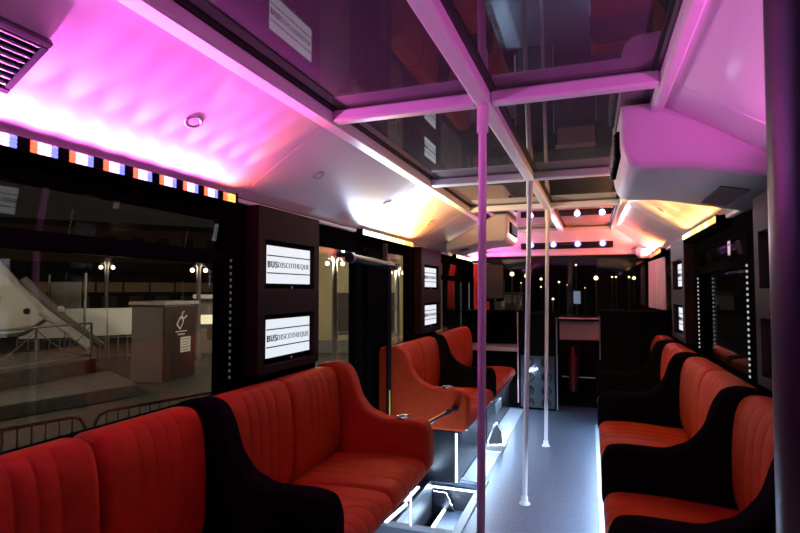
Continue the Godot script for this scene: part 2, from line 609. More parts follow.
# ---------------------------------------------------------------- windows and door
func side_window(n: int, wall: float, side: float, z0: float, z1: float, y0: float, y1: float, split: bool) -> void:
	var w := struct("window_%d" % n)
	var x := wall - side * 0.035
	var f := 0.022
	var a: float = x - 0.02
	var b: float = x + 0.04
	if side < 0.0:
		a = x - 0.04
		b = x + 0.02
	span("window_frame", Vector3(a, y0, z0), Vector3(b, y0 + f, z1), M.black_trim, w, 0.003)
	span("window_frame", Vector3(a, y1 - f, z0), Vector3(b, y1, z1), M.black_trim, w, 0.003)
	span("window_frame", Vector3(a, y0 + f, z0), Vector3(b, y1 - f, z0 - f), M.black_trim, w, 0.003)
	span("window_frame", Vector3(a, y0 + f, z1 + f), Vector3(b, y1 - f, z1), M.black_trim, w, 0.003)
	var top := y1 - f
	if split:
		span("transom_bar", Vector3(a, 1.555, z0 - f), Vector3(b, 1.615, z1 + f), M.black_trim, w, 0.004)
		# the hopper leaf above it leans in at the top
		var h := y1 - f - 1.615
		var m := part("hopper_pane", box(Vector3(0.005, h, abs(z1 - z0) - 2.0 * f), 0.0), M.side_glass, w, Vector3(x + side * 0.012, 1.615 + h * 0.5, (z0 + z1) * 0.5), Vector3(0, 0, -side * deg_to_rad(6.3)))
		m.set_meta("label", "tilted upper pane")
		top = 1.555
	span("pane", Vector3(x - 0.0025, y0 + f, z0 - f), Vector3(x + 0.0025, top, z1 + f), M.side_glass, w, 0.0)

func windows() -> void:
	side_window(11, LW, 1.0, 0.55, -2.08, 0.93, 1.78, true)
	side_window(12, LW, 1.0, -4.14, -4.80, 0.93, 1.78, false)
	side_window(13, LW, 1.0, -5.62, -7.3, 0.93, 1.78, true)
	side_window(14, RW, -1.0, 0.9, -2.02, 0.93, 1.74, true)
	side_window(15, RW, -1.0, -3.22, -4.55, 0.93, 1.74, true)
	side_window(16, RW, -1.0, -5.60, -7.2, 0.93, 1.74, true)
	var close := struct("trim_2")
	span("wall_fill", Vector3(-1.68, 0.93, 1.3), Vector3(LW, 1.78, 0.55), M.wall_black, close, 0.0)

	# the folding door in the stairwell
	var d := struct("door_1")
	span("door_frame", Vector3(-1.68, -0.55, -2.90), Vector3(LW, 1.78, -2.94), M.black_trim, d, 0.003)
	span("door_frame", Vector3(-1.68, -0.55, -3.98), Vector3(LW, 1.78, -4.02), M.black_trim, d, 0.003)
	span("door_leaf", Vector3(-1.66, -0.5, -2.94), Vector3(-1.62, 0.42, -3.55), M.black_trim, d, 0.003)
	span("pane", Vector3(-1.645, 0.42, -2.95), Vector3(-1.640, 1.74, -3.54), M.side_glass, d, 0.0)
	span("door_stile", Vector3(-1.66, 0.42, -2.935), Vector3(-1.62, 1.74, -2.96), M.black_trim, d, 0.003)
	# second leaf folded towards the stairwell: two dark stiles with a narrow pane
	span("door_stile", Vector3(-1.66, -0.5, -3.54), Vector3(-1.60, 1.76, -3.66), M.black_trim, d, 0.004)
	span("pane", Vector3(-1.63, 0.3, -3.66), Vector3(-1.625, 1.72, -3.74), M.side_glass, d, 0.0)
	span("door_leaf", Vector3(-1.66, -0.5, -3.66), Vector3(-1.62, 0.3, -3.98), M.black_trim, d, 0.003)
	span("door_stile", Vector3(-1.66, 0.3, -3.74), Vector3(-1.59, 1.76, -3.98), M.black_trim, d, 0.004)
	span("door_header", Vector3(-1.66, 1.72, -2.94), Vector3(-1.6, 1.78, -3.98), M.black_trim, d, 0.003)

	# door actuator tube and its rod
	var t := thing("door_actuator", "black cylindrical door actuator tube mounted above the stairwell door", "actuator", Vector3(-1.48, 1.64, -3.2))
	part("tube", tube([Vector3(0, 0.006, 0), Vector3(0, -0.013, -0.80)], 0.03, 18), M.black_gloss, t)
	part("end_cap", tube([Vector3(0, 0.007, 0.03), Vector3(0, 0.006, -0.01)], 0.034, 18), M.dark_grey, t)
	part("end_cap", tube([Vector3(0, -0.012, -0.78), Vector3(0, -0.014, -0.83)], 0.034, 18), M.dark_grey, t)
	part("bracket", box(Vector3(0.12, 0.03, 0.05), 0.004), M.dark_grey, t, Vector3(-0.06, 0.03, -0.04))
	part("bracket", box(Vector3(0.03, 0.14, 0.03), 0.004), M.pillar_brown, t, Vector3(0, 0.08, -0.62))
	part("bracket", box(Vector3(0.12, 0.03, 0.05), 0.004), M.dark_grey, t, Vector3(-0.06, 0.02, -0.72))
	var rod := thing("door_handrail", "slim black upright rail with a pale stripe beside the stairwell door", "handrail", Vector3(-1.45, 0.0, -3.82))
	part("rail", tube([Vector3(0, -0.48, 0), Vector3(0, 1.61, 0)], 0.02, 14), M.black_gloss, rod)
	part("pale_sleeve", tube([Vector3(0.012, 0.42, 0.016), Vector3(0.012, 0.68, 0.016)], 0.006, 8), M.yellow_paint, rod)

	var wn := thing("wall_notice", "small white notice on the right wall above the window", "notice", Vector3(RW - 0.004, 1.68, -3.60))
	part("plate", box(Vector3(0.004, 0.085, 0.06), 0.001), M.white_plastic, wn)
	part("printed_line", box(Vector3(0.001, 0.012, 0.04), 0.0), M.print_grey, wn, Vector3(-0.0026, 0.02, 0))
	# strings of small white LEDs down the window edges
	var at := 0
	for s in [["string of tiny white LEDs down the edge of the big left window", LW + 0.02, -2.075, 1.02, 1.60], ["string of tiny white LEDs on the rear left window edge", LW + 0.02, -7.28, 0.95, 1.55],
			["string of tiny white LEDs on right wall before the rearmost window", RW - 0.012, -4.52, 1.0, 1.545], ["string of tiny white LEDs on right wall beside the screen pillar", RW - 0.012, -3.19, 0.98, 1.58]]:
		var l := thing("led_string", s[0], "light string", Vector3(s[1], s[3], s[2]), 0.0, "LED strings on the window edges")
		part("wire", tube([Vector3(0, 0, 0), Vector3(0, s[4] - s[3], 0)], 0.003, 6), M.black_trim, l)
		var st := st_new(false)
		var k := 0
		var y := 0.01
		while y < s[4] - s[3]:
			add_box(st, Transform3D(Basis(), Vector3(sign(-s[1]) * 0.004 if at > 1 else 0.004, y, 0.0)), Vector3(0.008, 0.013, 0.010), 0.002)
			y += 0.030
			k += 1
		part("led_beads", done(st), M.led_string_dim if at == 0 else M.led_string_white, l).set_meta("kind", "stuff")
		at += 1

# ---------------------------------------------------------------- benches
const ARM := [Vector2(0.03, 0.40), Vector2(0.70, 0.385), Vector2(0.742, 0.43), Vector2(0.742, 0.62), Vector2(0.715, 0.688), Vector2(0.64, 0.700), Vector2(0.46, 0.695),
	Vector2(0.36, 0.735), Vector2(0.30, 0.81), Vector2(0.265, 0.92), Vector2(0.225, 0.985), Vector2(0.16, 1.005), Vector2(0.03, 0.985)]

func arm_mesh(width: float, r := 0.022) -> ArrayMesh:
	var p := fillet(ARM, [0.03], 4)
	var rings := []
	for j in 5:
		var a := PI * 0.5 * j / 4.0
		rings.append([r * (1.0 - cos(a)), r * (1.0 - sin(a))])
	for j in 5:
		var a := PI * 0.5 * (4 - j) / 4.0
		rings.append([width - r * (1.0 - cos(a)), r * (1.0 - sin(a))])
	return sweep_z(p, rings)

var pads := {}
func seat_meshes(w: float) -> Array:
	var key := "%.3f" % w
	if pads.has(key):
		return pads[key]
	var back := fillet([Vector2(0.03, 0.42), Vector2(0.17, 0.42), Vector2(0.215, 0.55), Vector2(0.215, 0.74), Vector2(0.20, 0.90), Vector2(0.165, 0.975), Vector2(0.10, 0.985), Vector2(0.03, 0.97)], [0.02, 0.03, 0.05, 0.06, 0.06, 0.04, 0.04, 0.03], 4)
	var seat := fillet([Vector2(0.12, 0.40), Vector2(0.69, 0.385), Vector2(0.735, 0.41), Vector2(0.738, 0.465), Vector2(0.70, 0.508), Vector2(0.52, 0.512), Vector2(0.20, 0.492), Vector2(0.12, 0.48)], [0.02, 0.03, 0.03, 0.035, 0.05, 0.06, 0.05, 0.02], 4)
	var bmask := []
	for p in ccw(back):
		bmask.append(smoothstep(0.12, 0.19, p.x))
	var smask := []
	for p in ccw(seat):
		smask.append(clampf(smoothstep(0.44, 0.47, p.y) + smoothstep(0.71, 0.73, p.x), 0.0, 1.0))
	var g := []
	for k in 4:
		g.append(w * (0.5 + (k - 1.5) * 0.155))
	var gb := []
	for k in 4:
		gb.append(w * (0.5 + (k - 1.5) * 0.135))
	pads[key] = [pad(back, 0.003, w - 0.003, 0.035, gb, 0.005, bmask), pad(seat, 0.002, w - 0.002, 0.042, g, 0.005, smask)]
	return pads[key]

# pieces run from local z = 0 onwards; ["seat", width] or ["arm", width, "red"/"black", cup]
func bench(label: String, wall: float, turned: bool, z_start: float, pieces: Array, plinth: float) -> Node3D:
	var t := thing("bench_seat", label, "bench", Vector3(wall, 0.0, z_start), PI if turned else 0.0, "red upholstered side benches")
	var z := 0.0
	for p in pieces:
		var w: float = p[1]
		if p[0] == "seat":
			var mm := seat_meshes(w)
			part("backrest", mm[0], M.red_vinyl, t, Vector3(0, 0, z))
			part("seat_cushion", mm[1], M.red_vinyl, t, Vector3(0, 0, z))
		else:
			var a := part("armrest", arm_mesh(w), M.red_vinyl if p[2] == "red" else M.black_velvet, t, Vector3(0, 0, z))
			a.set_meta("label", "red armrest" if p[2] == "red" else "black armrest")
			if p[3]:
				var c := part("cup_holder", lathe([[0.0, -0.008], [0.032, -0.008], [0.034, 0.001], [0.042, 0.006], [0.046, 0.002], [0.046, -0.01]], 24), M.chrome, a, Vector3(0.575, 0.703, w * 0.5))
				c.set_meta("label", "chrome cup holder")
				part("cup_well", lathe([[0.0, 0.001], [0.032, 0.001], [0.032, -0.006]], 20), M.rubber, c)
		z += w
	part("plinth", box(Vector3(plinth - 0.02, 0.385, z - 0.04), 0.004), M.black_gloss, t, Vector3(0.02 + (plinth - 0.02) * 0.5, 0.1935, z * 0.5))
	return t

func benches() -> void:
	# left row; local z runs towards +z, so each starts at its far end
	bench("red double bench with black armrest below the big left window", LW, false, -1.82, [["arm", 0.10, "black", false], ["seat", 0.47], ["seat", 0.47], ["arm", 0.10, "black", false]], 0.5)
	bench("red double bench ending in a red armrest beside the stairwell, under the twin screens", LW, false, -3.0, [["arm", 0.115, "red", true], ["seat", 0.53], ["seat", 0.53]], 0.30)
	bench("red double bench whose pale red armrest side faces the stairwell", LW, false, -5.08, [["seat", 0.535], ["seat", 0.535], ["arm", 0.115, "red", true]], 0.66)
	bench("long red bench with black armrest next to the white shelf", LW, false, -6.62, [["seat", 0.48], ["seat", 0.48], ["seat", 0.48], ["arm", 0.10, "black", false]], 0.66)
	# right row; turned, local z runs towards -z
	bench("red single seat between two black armrests along the right wall", RW, true, -1.85, [["arm", 0.10, "black", false], ["seat", 0.77], ["arm", 0.10, "black", false]], 0.64)
	bench("red double seat between the single seat and the rear seats along right wall", RW, true, -2.82, [["seat", 0.665], ["seat", 0.665], ["arm", 0.10, "black", false]], 0.64)
	bench("red seat behind the double seat along right wall, under far screens", RW, true, -4.25, [["seat", 0.47], ["seat", 0.47], ["arm", 0.10, "black", false]], 0.64)
	bench("rearmost red seat against the tall black cabinet on right wall", RW, true, -5.29, [["seat", 0.76], ["arm", 0.08, "black", false]], 0.64)

# ---------------------------------------------------------------- colour LED bars under the sloped ceiling
func led_bar(label: String, side: float, z0: float, z1: float, n: int, colors: Array, wash: float, streak: float, lenses: Array, fill := 0.98) -> void:
	# side 1: left wall, light goes up and right; -1: right wall, mirrored
	var wall := LW if side > 0.0 else RW
	var t := thing("led_bar", label, "led light", Vector3(wall, 1.805, z1), 0.0, "colour LED bars along the ceiling")
	var L := z0 - z1
	var prof := [Vector2(0.0, 0.0), Vector2(side * 0.045, 0.0), Vector2(side * 0.072, 0.024), Vector2(side * 0.072, 0.066), Vector2(side * 0.030, 0.072), Vector2(side * 0.030, 0.050), Vector2(0.0, 0.050)]
	part("housing", prism(prof, L, 0.002), M.black_trim, t)
	for e in [0.0, L - 0.012]:
		part("end_plate", prism([Vector2(0, -0.004), Vector2(side * 0.05, -0.004), Vector2(side * 0.078, 0.022), Vector2(side * 0.078, 0.072), Vector2(0, 0.05)], 0.012, 0.001), M.black_trim, t, Vector3(0, 0, e))
	var step := L / n
	var dir := Vector3(side * 0.51, 0.333, 0).normalized()
	for k in n:
		var z := (k + 0.5) * step
		var zi := n - 1 - k                      # 0 is the end next to the viewer
		var c: Color = colors[zi % colors.size()]
		var lens: Array = lenses[zi % lenses.size()]
		var g := part("led_cluster", box(Vector3(0.004, 0.040, step * fill), 0.001), M.black_gloss, t, Vector3(side * 0.074, 0.045, z))
		for row in 3:
			for j in lens.size():
				var w := step * fill * 0.96 / lens.size()
				part("lens", box(Vector3(0.006, 0.0112, w * 0.96), 0.002), M[lens[j]], g, Vector3(side * 0.003, (row - 1) * 0.0122, step * fill * 0.48 - (j + 0.5) * w))
		# each cluster: a wide wash and the narrow beam of its lenses, both from the lens face
		for beam in 2:
			var s := SpotLight3D.new()
			s.name = "led_light"
			t.add_child(s, true)
			s.position = Vector3(side * (0.092 if beam == 0 else 0.096), 0.044 if beam == 0 else 0.054, z)
			var tilt := deg_to_rad(28.0 if beam == 0 else 11.0)
			s.basis = Basis.looking_at(dir.rotated(Vector3(0, 0, side), tilt), Vector3.FORWARD)
			s.light_color = c
			s.light_energy = wash if beam == 0 else streak
			s.spot_angle = 82.0 if beam == 0 else 19.0
			s.spot_angle_attenuation = 0.5 if beam == 0 else 0.9
			s.spot_range = 12.0
			s.spot_attenuation = 2.0
			s.light_size = 0.012
			s.shadow_enabled = true

func led_bars() -> void:
	var mag := lin(1.0, 0.115, 0.66)
	var pink := lin(1.0, 0.15, 0.86)
	var vio := lin(0.55, 0.25, 1.0)
	var bluish := lin(0.66, 0.74, 1.0)
	var white := lin(1.0, 0.95, 0.78)
	var yel := lin(1.0, 0.70, 0.14)
	var ora := lin(1.0, 0.25, 0.05)
	var red := lin(1.0, 0.12, 0.10)
	var grn := lin(0.70, 1.0, 0.25)
	var rwb := ["led_red", "led_pinkwhite", "led_pinkwhite", "led_blue"]
	led_bar("black LED bar glowing red white and blue above the big left window", 1.0, -0.32, -2.05, 14, [vio, vio, vio, vio, mag, pink, pink, mag, pink, mag, pink, pink, mag, red], 0.058, 0.30, [rwb, rwb, rwb, rwb, ["led_blue", "led_white", "led_white", "led_blue"], rwb, rwb, rwb, rwb, rwb, rwb, rwb, rwb, ["led_red", "led_orange", "led_orange"]], 0.72)
	led_bar("LED bar glowing white to yellow over the stairwell door", 1.0, -3.48, -4.64, 10, [bluish, bluish, white, white, white, yel, yel, yel, ora, ora], 0.13, 0.30, [["led_white"], ["led_white"], ["led_white"], ["led_white"], ["led_yellow"], ["led_yellow"], ["led_yellow"], ["led_yellow"], ["led_orange"], ["led_orange"]])
	led_bar("LED bar glowing greenish white below the far air conditioner", 1.0, -6.32, -7.25, 7, [grn, white, mag, mag, mag, mag, mag], 0.14, 0.16, [["led_green"], ["led_white"], ["led_white"], ["led_pinkwhite"]])
	led_bar("LED bar glowing magenta above the right window beside the thick dark pole", -1.0, -0.55, -2.10, 12, [mag, pink, mag], 0.03, 0.02, [rwb])
	led_bar("LED bar glowing orange and yellow behind the big air conditioner", -1.0, -3.55, -4.75, 10, [ora, ora, yel, ora, ora, yel, ora, ora, grn, ora], 0.03, 0.34, [["led_orange"], ["led_orange"], ["led_yellow"], ["led_orange"], ["led_yellow"], ["led_orange"], ["led_orange"], ["led_yellow"], ["led_green"], ["led_green"]])
	led_bar("LED bar glowing red orange in the rear right corner", -1.0, -6.15, -7.2, 7, [ora, ora, red, red, red, red, red], 0.20, 0.32, [["led_orange"], ["led_orange"], ["led_orange"], ["led_red"], ["led_red"], ["led_red"], ["led_red"]])

# ---------------------------------------------------------------- ceiling fittings
func ceiling_fittings() -> void:
	# small oval spot fittings set in the slope; local y points out of the panel
	var slope := atan2(0.333, 0.515)
	var spots := [[-1.35, -1.55, 1.0, "small oval chrome ceiling spot between the vent grille and first seam"], [-1.35, -2.5, 1.0, "small oval chrome ceiling spot above the twin screens"],
		[-1.35, -3.5, 1.0, "small oval chrome ceiling spot above the stairwell door, closer to the twin screens"], [-1.35, -4.6, 1.0, "small oval chrome ceiling spot nearest the far air conditioner"],
		[0.53, -1.55, -1.0, "small oval chrome ceiling spot in the right slope before the air conditioner"], [0.53, -4.5, -1.0, "small oval chrome ceiling spot in the orange lit right slope"], [0.53, -5.9, -1.0, "small oval chrome ceiling spot in right slope by the rear corner"]]
	for s in spots:
		var y: float = 1.87 + (s[0] + 1.62 if s[2] > 0.0 else 0.80 - s[0]) * 0.6466
		var t := thing("ceiling_spot", s[3], "spotlight", Vector3(s[0], y, s[1]), 0.0, "oval spots in the ceiling slope")
		t.rotation = Vector3(0, 0, s[2] * slope + PI)
		part("ring", lathe([[0.026, 0.0], [0.028, 0.006], [0.035, 0.007], [0.040, 0.003], [0.040, 0.0]], 24), M.steel, t).scale = Vector3(0.75, 1, 1)
		part("lens", lathe([[0.0, 0.003], [0.018, 0.004], [0.027, 0.002]], 20), M.white_plastic, t).scale = Vector3(0.75, 1, 1)

	# slatted vent in the left slope
	var v := thing("vent_grille", "dark slatted vent grille set in the left ceiling slope", "vent", Vector3(-1.38, 2.023, -0.705))
	v.rotation = Vector3(0, 0, slope + PI)
	var fw_ := 0.20
	var fl_ := 0.52
	part("backing", box(Vector3(fw_ - 0.02, 0.006, fl_ - 0.02), 0.0), M.rubber, v, Vector3(0, 0.004, 0))
	for s in [-1.0, 1.0]:
		part("frame", box(Vector3(0.018, 0.022, fl_), 0.003), M.dark_grey, v, Vector3(s * (fw_ * 0.5 - 0.009), 0.011, 0))
		part("frame", box(Vector3(fw_ - 0.036, 0.022, 0.018), 0.003), M.dark_grey, v, Vector3(0, 0.011, s * (fl_ * 0.5 - 0.009)))
	var slat := box(Vector3(0.008, 0.012, fl_ - 0.036), 0.002)
	for k in 8:
		part("slat", slat, M.steel, v, Vector3(-0.0725 + k * 0.0207, 0.013, 0), Vector3(0, 0, 0.5))

	air_conditioner("white air conditioner housing hanging from the right ceiling before the orange LED bar", -1.0, -2.40, 0.86)
	air_conditioner("white air conditioner housing hanging from the left ceiling above the long bench", 1.0, -5.42, 0.80)

func air_conditioner(label: String, side: float, z: float, depth: float) -> void:
	# local x runs from the aisle edge towards the wall (mirrored by side)
	var aisle := 0.135 if side < 0.0 else -0.775
	var t := thing("air_conditioner", label, "air conditioner", Vector3(aisle, 1.93, z - depth), 0.0, "ceiling air conditioners")
	var k := -side      # +1 on the right: local x grows towards the right wall
	var p := fillet([Vector2(0.0, 0.24), Vector2(0.0, 0.10), Vector2(0.03, 0.012), Vector2(0.24, 0.0), Vector2(0.645, -0.085), Vector2(0.645, 0.0), Vector2(0.17, 0.262), Vector2(0.14, 0.285), Vector2(0.0, 0.285)], [0.0, 0.06, 0.05, 0.08, 0.0, 0.0, 0.0, 0.0, 0.0], 5)
	var q := []
	for a in p:
		q.append(Vector2(a.x * k, a.y))
	var rings := []
	var r := 0.028
	for j in 5:
		var a := PI * 0.5 * j / 4.0
		rings.append([r * (1.0 - cos(a)), r * (1.0 - sin(a))])
	for j in 5:
		var a := PI * 0.5 * (4 - j) / 4.0
		rings.append([depth - r * (1.0 - cos(a)), r * (1.0 - sin(a))])
	part("housing", sweep_z(q, rings), M.white_plastic, t)
	var g := part("outlet_grille", box(Vector3(0.02, 0.115, depth * 0.62), 0.004), M.black_trim, t, Vector3(-k * 0.004, 0.155, depth * 0.52))
	var lou := box(Vector3(0.022, 0.012, depth * 0.135), 0.003)
	for j in 4:
		for row in 5:
			part("louvre", lou, M.dark_grey, g, Vector3(-k * 0.012, -0.044 + row * 0.022, depth * (-0.23 + j * 0.153)), Vector3(0, 0, k * 0.6))
	if side < 0.0:
		var u := part("inlet_cover", box(Vector3(0.12, 0.006, 0.46), 0.002), M.sticker, t, Vector3(k * 0.47, -0.052, depth * 0.42), Vector3(0, 0, -k * 0.207))
		u.set_meta("label", "dark inlet cover")
	else:
		part("inlet_cover", box(Vector3(0.10, 0.006, 0.16), 0.002), M.sticker, t, Vector3(k * 0.50, -0.058, depth * 0.72), Vector3(0, 0, -k * 0.207))

# ---------------------------------------------------------------- poles
func poles() -> void:
	for s in [[Vector3(-0.415, 0, -2.08), Vector3(-0.393, 2.165, -2.09), "white grab pole rising beside the stairwell to the first roof crossing"],
			[Vector3(-0.435, 0, -3.72), Vector3(-0.370, 2.165, -3.64), "white grab pole in the aisle under the second roof crossing"],
			[Vector3(-0.405, 0, -5.15), Vector3(-0.352, 2.165, -4.97), "white grab pole in the aisle under the third roof crossing"]]:
		var d: Vector3 = s[1] - s[0]
		var t := thing("grab_pole", s[2], "pole", s[0], 0.0, "white aisle poles")
		part("shaft", tube([d * 0.01, d * 0.97], 0.0165, 16), M.white_pole, t)
		part("floor_flange", lathe([[0.0, 0.05], [0.022, 0.05], [0.024, 0.012], [0.036, 0.008], [0.038, 0.0]], 20), M.white_pole, t)
		part("top_socket", tube([d * 0.952, d], 0.023, 20), M.white_pole, t)
	var n := thing("grab_pole", "thick dark upright pole standing against the right edge of the aisle", "pole", Vector3(0.185, 0.0, -0.56))
	part("shaft", tube([Vector3(0, 0.02, 0), Vector3(0.012, 2.17, 0)], 0.04, 24), M.pole_dark, n)
	part("floor_flange", lathe([[0.0, 0.05], [0.05, 0.05], [0.055, 0.0]], 20), M.pole_dark, n)

# ---------------------------------------------------------------- screens
func display(label: String, at: Vector3, side: float) -> void:
	var t := thing("display_screen", label, "screen", at, PI * 0.5 if side > 0.0 else -PI * 0.5, "BUSDISCOTHEQUE screens in the pillars")
	# local: x to the right of its face, y up, z out of the face
	var w := 0.44
	var h := 0.195
	part("casing", box(Vector3(0.49, 0.25, 0.03), 0.004), M.black_trim, t, Vector3(0, 0, -0.018))
	part("screen_panel", box(Vector3(w, h, 0.004), 0.0005), M.screen_white, t)
	for y in [0.046, -0.044]:
		part("printed_line", box(Vector3(w, 0.006, 0.001), 0.0), M.print_black, t, Vector3(0, y, 0.003))
	fitted("lettering", "BUS", 0.034, 0.090, true, M.print_black, t, Vector3(-0.172, 0.0, 0.004))
	fitted("lettering", "DISCOTHEQUE", 0.034, 0.325, false, M.print_grey, t, Vector3(0.042, 0.0, 0.004))
	part("bezel_button", lathe([[0.0, 0.004], [0.006, 0.003], [0.007, 0.0]], 10), M.steel, t, Vector3(0.03, -0.118, -0.002), Vector3(PI * 0.5, 0, 0))

func screens() -> void:
	var f := LW + 0.055
	display("upper bus disco screen in the dark pillar between window and stairwell", Vector3(f, 1.565, -2.54), 1.0)
	display("lower bus disco screen in the dark pillar between window and stairwell", Vector3(f, 1.185, -2.54), 1.0)
	display("upper far screen in the pillar above the second left bench", Vector3(f, 1.565, -5.26), 1.0)
	display("lower far screen in the pillar above the second left bench", Vector3(f, 1.185, -5.26), 1.0)
	f = RW - 0.035
	display("upper screen in the right wall pillar behind the dark pole", Vector3(f, 1.565, -2.50), -1.0)
	display("lower screen in the right wall pillar behind the dark pole", Vector3(f, 1.185, -2.50), -1.0)
	display("upper screen on the far right wall beside the pale curtain", Vector3(f, 1.565, -5.1), -1.0)
	display("lower screen on the far right wall beside the pale curtain", Vector3(f, 1.185, -5.1), -1.0)

# ---------------------------------------------------------------- stairwell
func strip_light(label: String, a: Vector3, b: Vector3, normal: Vector3, width: float, power: float, group: String) -> void:
	var t := thing("led_strip", label, "led strip", (a + b) * 0.5, 0.0, group)
	var d := (b - a)
	var z := d.normalized()
	var y := normal.normalized()
	var x := y.cross(z).normalized()
	y = z.cross(x)
	var bs := Basis(x, y, z)
	part("channel", box(Vector3(width + 0.008, 0.006, d.length() + 0.006), 0.001), M.steel, t).basis = bs
	var g := part("led_tape", box(Vector3(width, 0.005, d.length()), 0.001), M.led_floor, t, y * 0.004)
	g.basis = bs
	if power > 0.0:
		var l := AreaLight3D.new()
		l.name = "strip_light"
		t.add_child(l, true)
		l.area_size = Vector2(width, d.length())
		# the light looks along its -z
		l.basis = Basis(x, -z, y) if false else Basis(x, z, x.cross(z)) if x.cross(z).dot(y) < 0.0 else Basis(-x, z, (-x).cross(z))
		l.position = y * 0.012
		l.light_color = lin(0.50, 0.72, 1.0)
		l.light_energy = power
		l.area_range = 10.0
		l.shadow_enabled = true

func stairwell() -> void:
	var f := struct("trim_3")
	# walls and treads of the well
	span("well_wall", Vector3(LW, -0.55, -3.13), Vector3(-0.78, -0.05, -3.11), M.dark_grey, f, 0.0)
	span("well_wall", Vector3(LW, -0.55, -4.02), Vector3(-0.78, -0.05, -4.0), M.dark_grey, f, 0.0)
	span("step_riser", Vector3(-0.80, -0.26, -3.13), Vector3(-0.78, -0.05, -4.0), M.dark_grey, f, 0.0)
	span("step_tread", Vector3(-1.07, -0.26, -3.13), Vector3(-0.80, -0.22, -4.0), M.floor_vinyl, f, 0.003)
	span("step_riser", Vector3(-1.07, -0.55, -3.13), Vector3(-1.05, -0.26, -4.0), M.black_gloss, f, 0.0)
	span("step_tread", Vector3(LW - 0.06, -0.59, -3.13), Vector3(-1.05, -0.55, -4.0), M.black_gloss, f, 0.003)
	span("door_ledge", Vector3(LW - 0.06, -0.04, -3.13), Vector3(-1.155, 0.0, -4.0), M.dark_grey, f, 0.003)
	span("step_riser", Vector3(-1.175, -0.55, -3.13), Vector3(-1.155, -0.04, -4.0), M.dark_grey, f, 0.0)
	# pale frame round the opening
	span("well_edge", Vector3(-0.79, -0.01, -3.10), Vector3(-0.735, 0.012, -4.05), M.floor_edge, f, 0.004)
	span("well_edge", Vector3(LW, -0.01, -4.05), Vector3(-0.79, 0.012, -3.985), M.floor_edge, f, 0.004)
	span("well_edge", Vector3(LW, -0.01, -3.145), Vector3(-0.79, 0.012, -3.085), M.floor_edge, f, 0.004)
	# slanted glossy panel guarding the lower step
	var pl := thing("guard_panel", "slanted glossy black panel inside the stairwell", "panel", Vector3(-1.00, -0.55, -3.98))
	part("sheet", prism([Vector2(-0.14, 0.0), Vector2(0.02, 0.0), Vector2(0.02, 0.34), Vector2(-0.04, 0.46), Vector2(-0.14, 0.46)], 0.02, 0.003), M.black_gloss, pl)
	part("edge_strip", tube([Vector3(0.02, 0.34, 0.022), Vector3(-0.04, 0.46, 0.022), Vector3(-0.14, 0.46, 0.022)], 0.006, 8), M.chrome, pl)

	var grp := "white LED strips in the stairwell"
	strip_light("white LED strip along the aisle edge of the stairwell", Vector3(-0.803, -0.05, -3.16), Vector3(-0.803, -0.05, -3.97), Vector3(-1, -0.2, 0), 0.016, 0.25, grp)
	strip_light("white LED strip on the nosing of the upper stairwell step", Vector3(-1.055, -0.215, -3.16), Vector3(-1.055, -0.215, -3.97), Vector3(0.1, 1, 0), 0.022, 0.2, grp)
	strip_light("white LED strip along the far rim of the stairwell", Vector3(-1.45, -0.06, -3.985), Vector3(-0.82, -0.06, -3.985), Vector3(0, -0.3, 1), 0.016, 0.2, grp)
	strip_light("short kinked LED strip along the door ledge of the stairwell", Vector3(-1.195, 0.018, -3.09), Vector3(-1.165, 0.018, -3.40), Vector3(0.2, 1, 0), 0.02, 0.12, grp)
	strip_light("straight white LED strip along the door ledge of the stairwell", Vector3(-1.185, 0.018, -3.43), Vector3(-1.185, 0.018, -3.72), Vector3(0.2, 1, 0), 0.02, 0.18, grp)
	strip_light("thin upright LED rod under the red armrest at the stairwell corner", Vector3(-1.04, 0.015, -3.115), Vector3(-1.04, 0.38, -3.115), Vector3(0.3, 0, 1), 0.008, 0.0, grp)
	strip_light("upright white LED strip on the corner of the far bench base", Vector3(-0.948, 0.02, -3.905), Vector3(-0.948, 0.375, -3.905), Vector3(0.3, 0, 1), 0.014, 0.05, grp)

	# gate bar between the two red armrests
	var g := thing("gate_bar", "black and yellow bar spanning the stairwell between two red armrests", "barrier", Vector3(-0.95, 0.566, -3.90))
	var dst := Vector3(-0.05, 0.03, 0.86)
	part("bar", tube([Vector3.ZERO, dst], 0.012, 12), M.black_gloss, g)
	part("yellow_sleeve", tube([dst * 0.28 + Vector3(0.0, 0.008, 0), dst * 0.75 + Vector3(0, 0.008, 0)], 0.0062, 10), M.yellow_paint, g)
	part("pivot", ball(0.026), M.black_gloss, g, Vector3(0, 0, 0.02))
	part("end_grip", tube([dst * 0.16, dst * 0.28], 0.018, 12), M.rubber, g)

	# silver fold-down pedal plate standing at the bench base
	var lev := thing("pedal_plate", "silver tilted pedal plate on the floor at the far bench base", "pedal", Vector3(-0.83, 0.0, -4.95))
	part("foot", box(Vector3(0.16, 0.012, 0.34), 0.003), M.steel, lev, Vector3(0.0, 0.006, 0.0))
	part("plate", prism([Vector2(-0.08, 0.0), Vector2(0.08, 0.0), Vector2(0.08, 0.13), Vector2(0.03, 0.21), Vector2(-0.02, 0.17), Vector2(-0.08, 0.05)], 0.012, 0.002), M.chrome, lev, Vector3(-0.005, 0.010, 0.0), Vector3(-0.25, 0.45, 0.0))
	part("inset", prism([Vector2(-0.062, 0.02), Vector2(0.062, 0.02), Vector2(0.062, 0.122), Vector2(0.024, 0.185), Vector2(-0.012, 0.15), Vector2(-0.062, 0.045)], 0.004, 0.001), M.dark_grey, lev, Vector3(0.0, 0.013, 0.0105), Vector3(-0.25, 0.45, 0.0))
	var lb := thing("notice_plate", "small white notice plate on the long bench base", "notice", Vector3(-0.936, 0.21, -5.75))
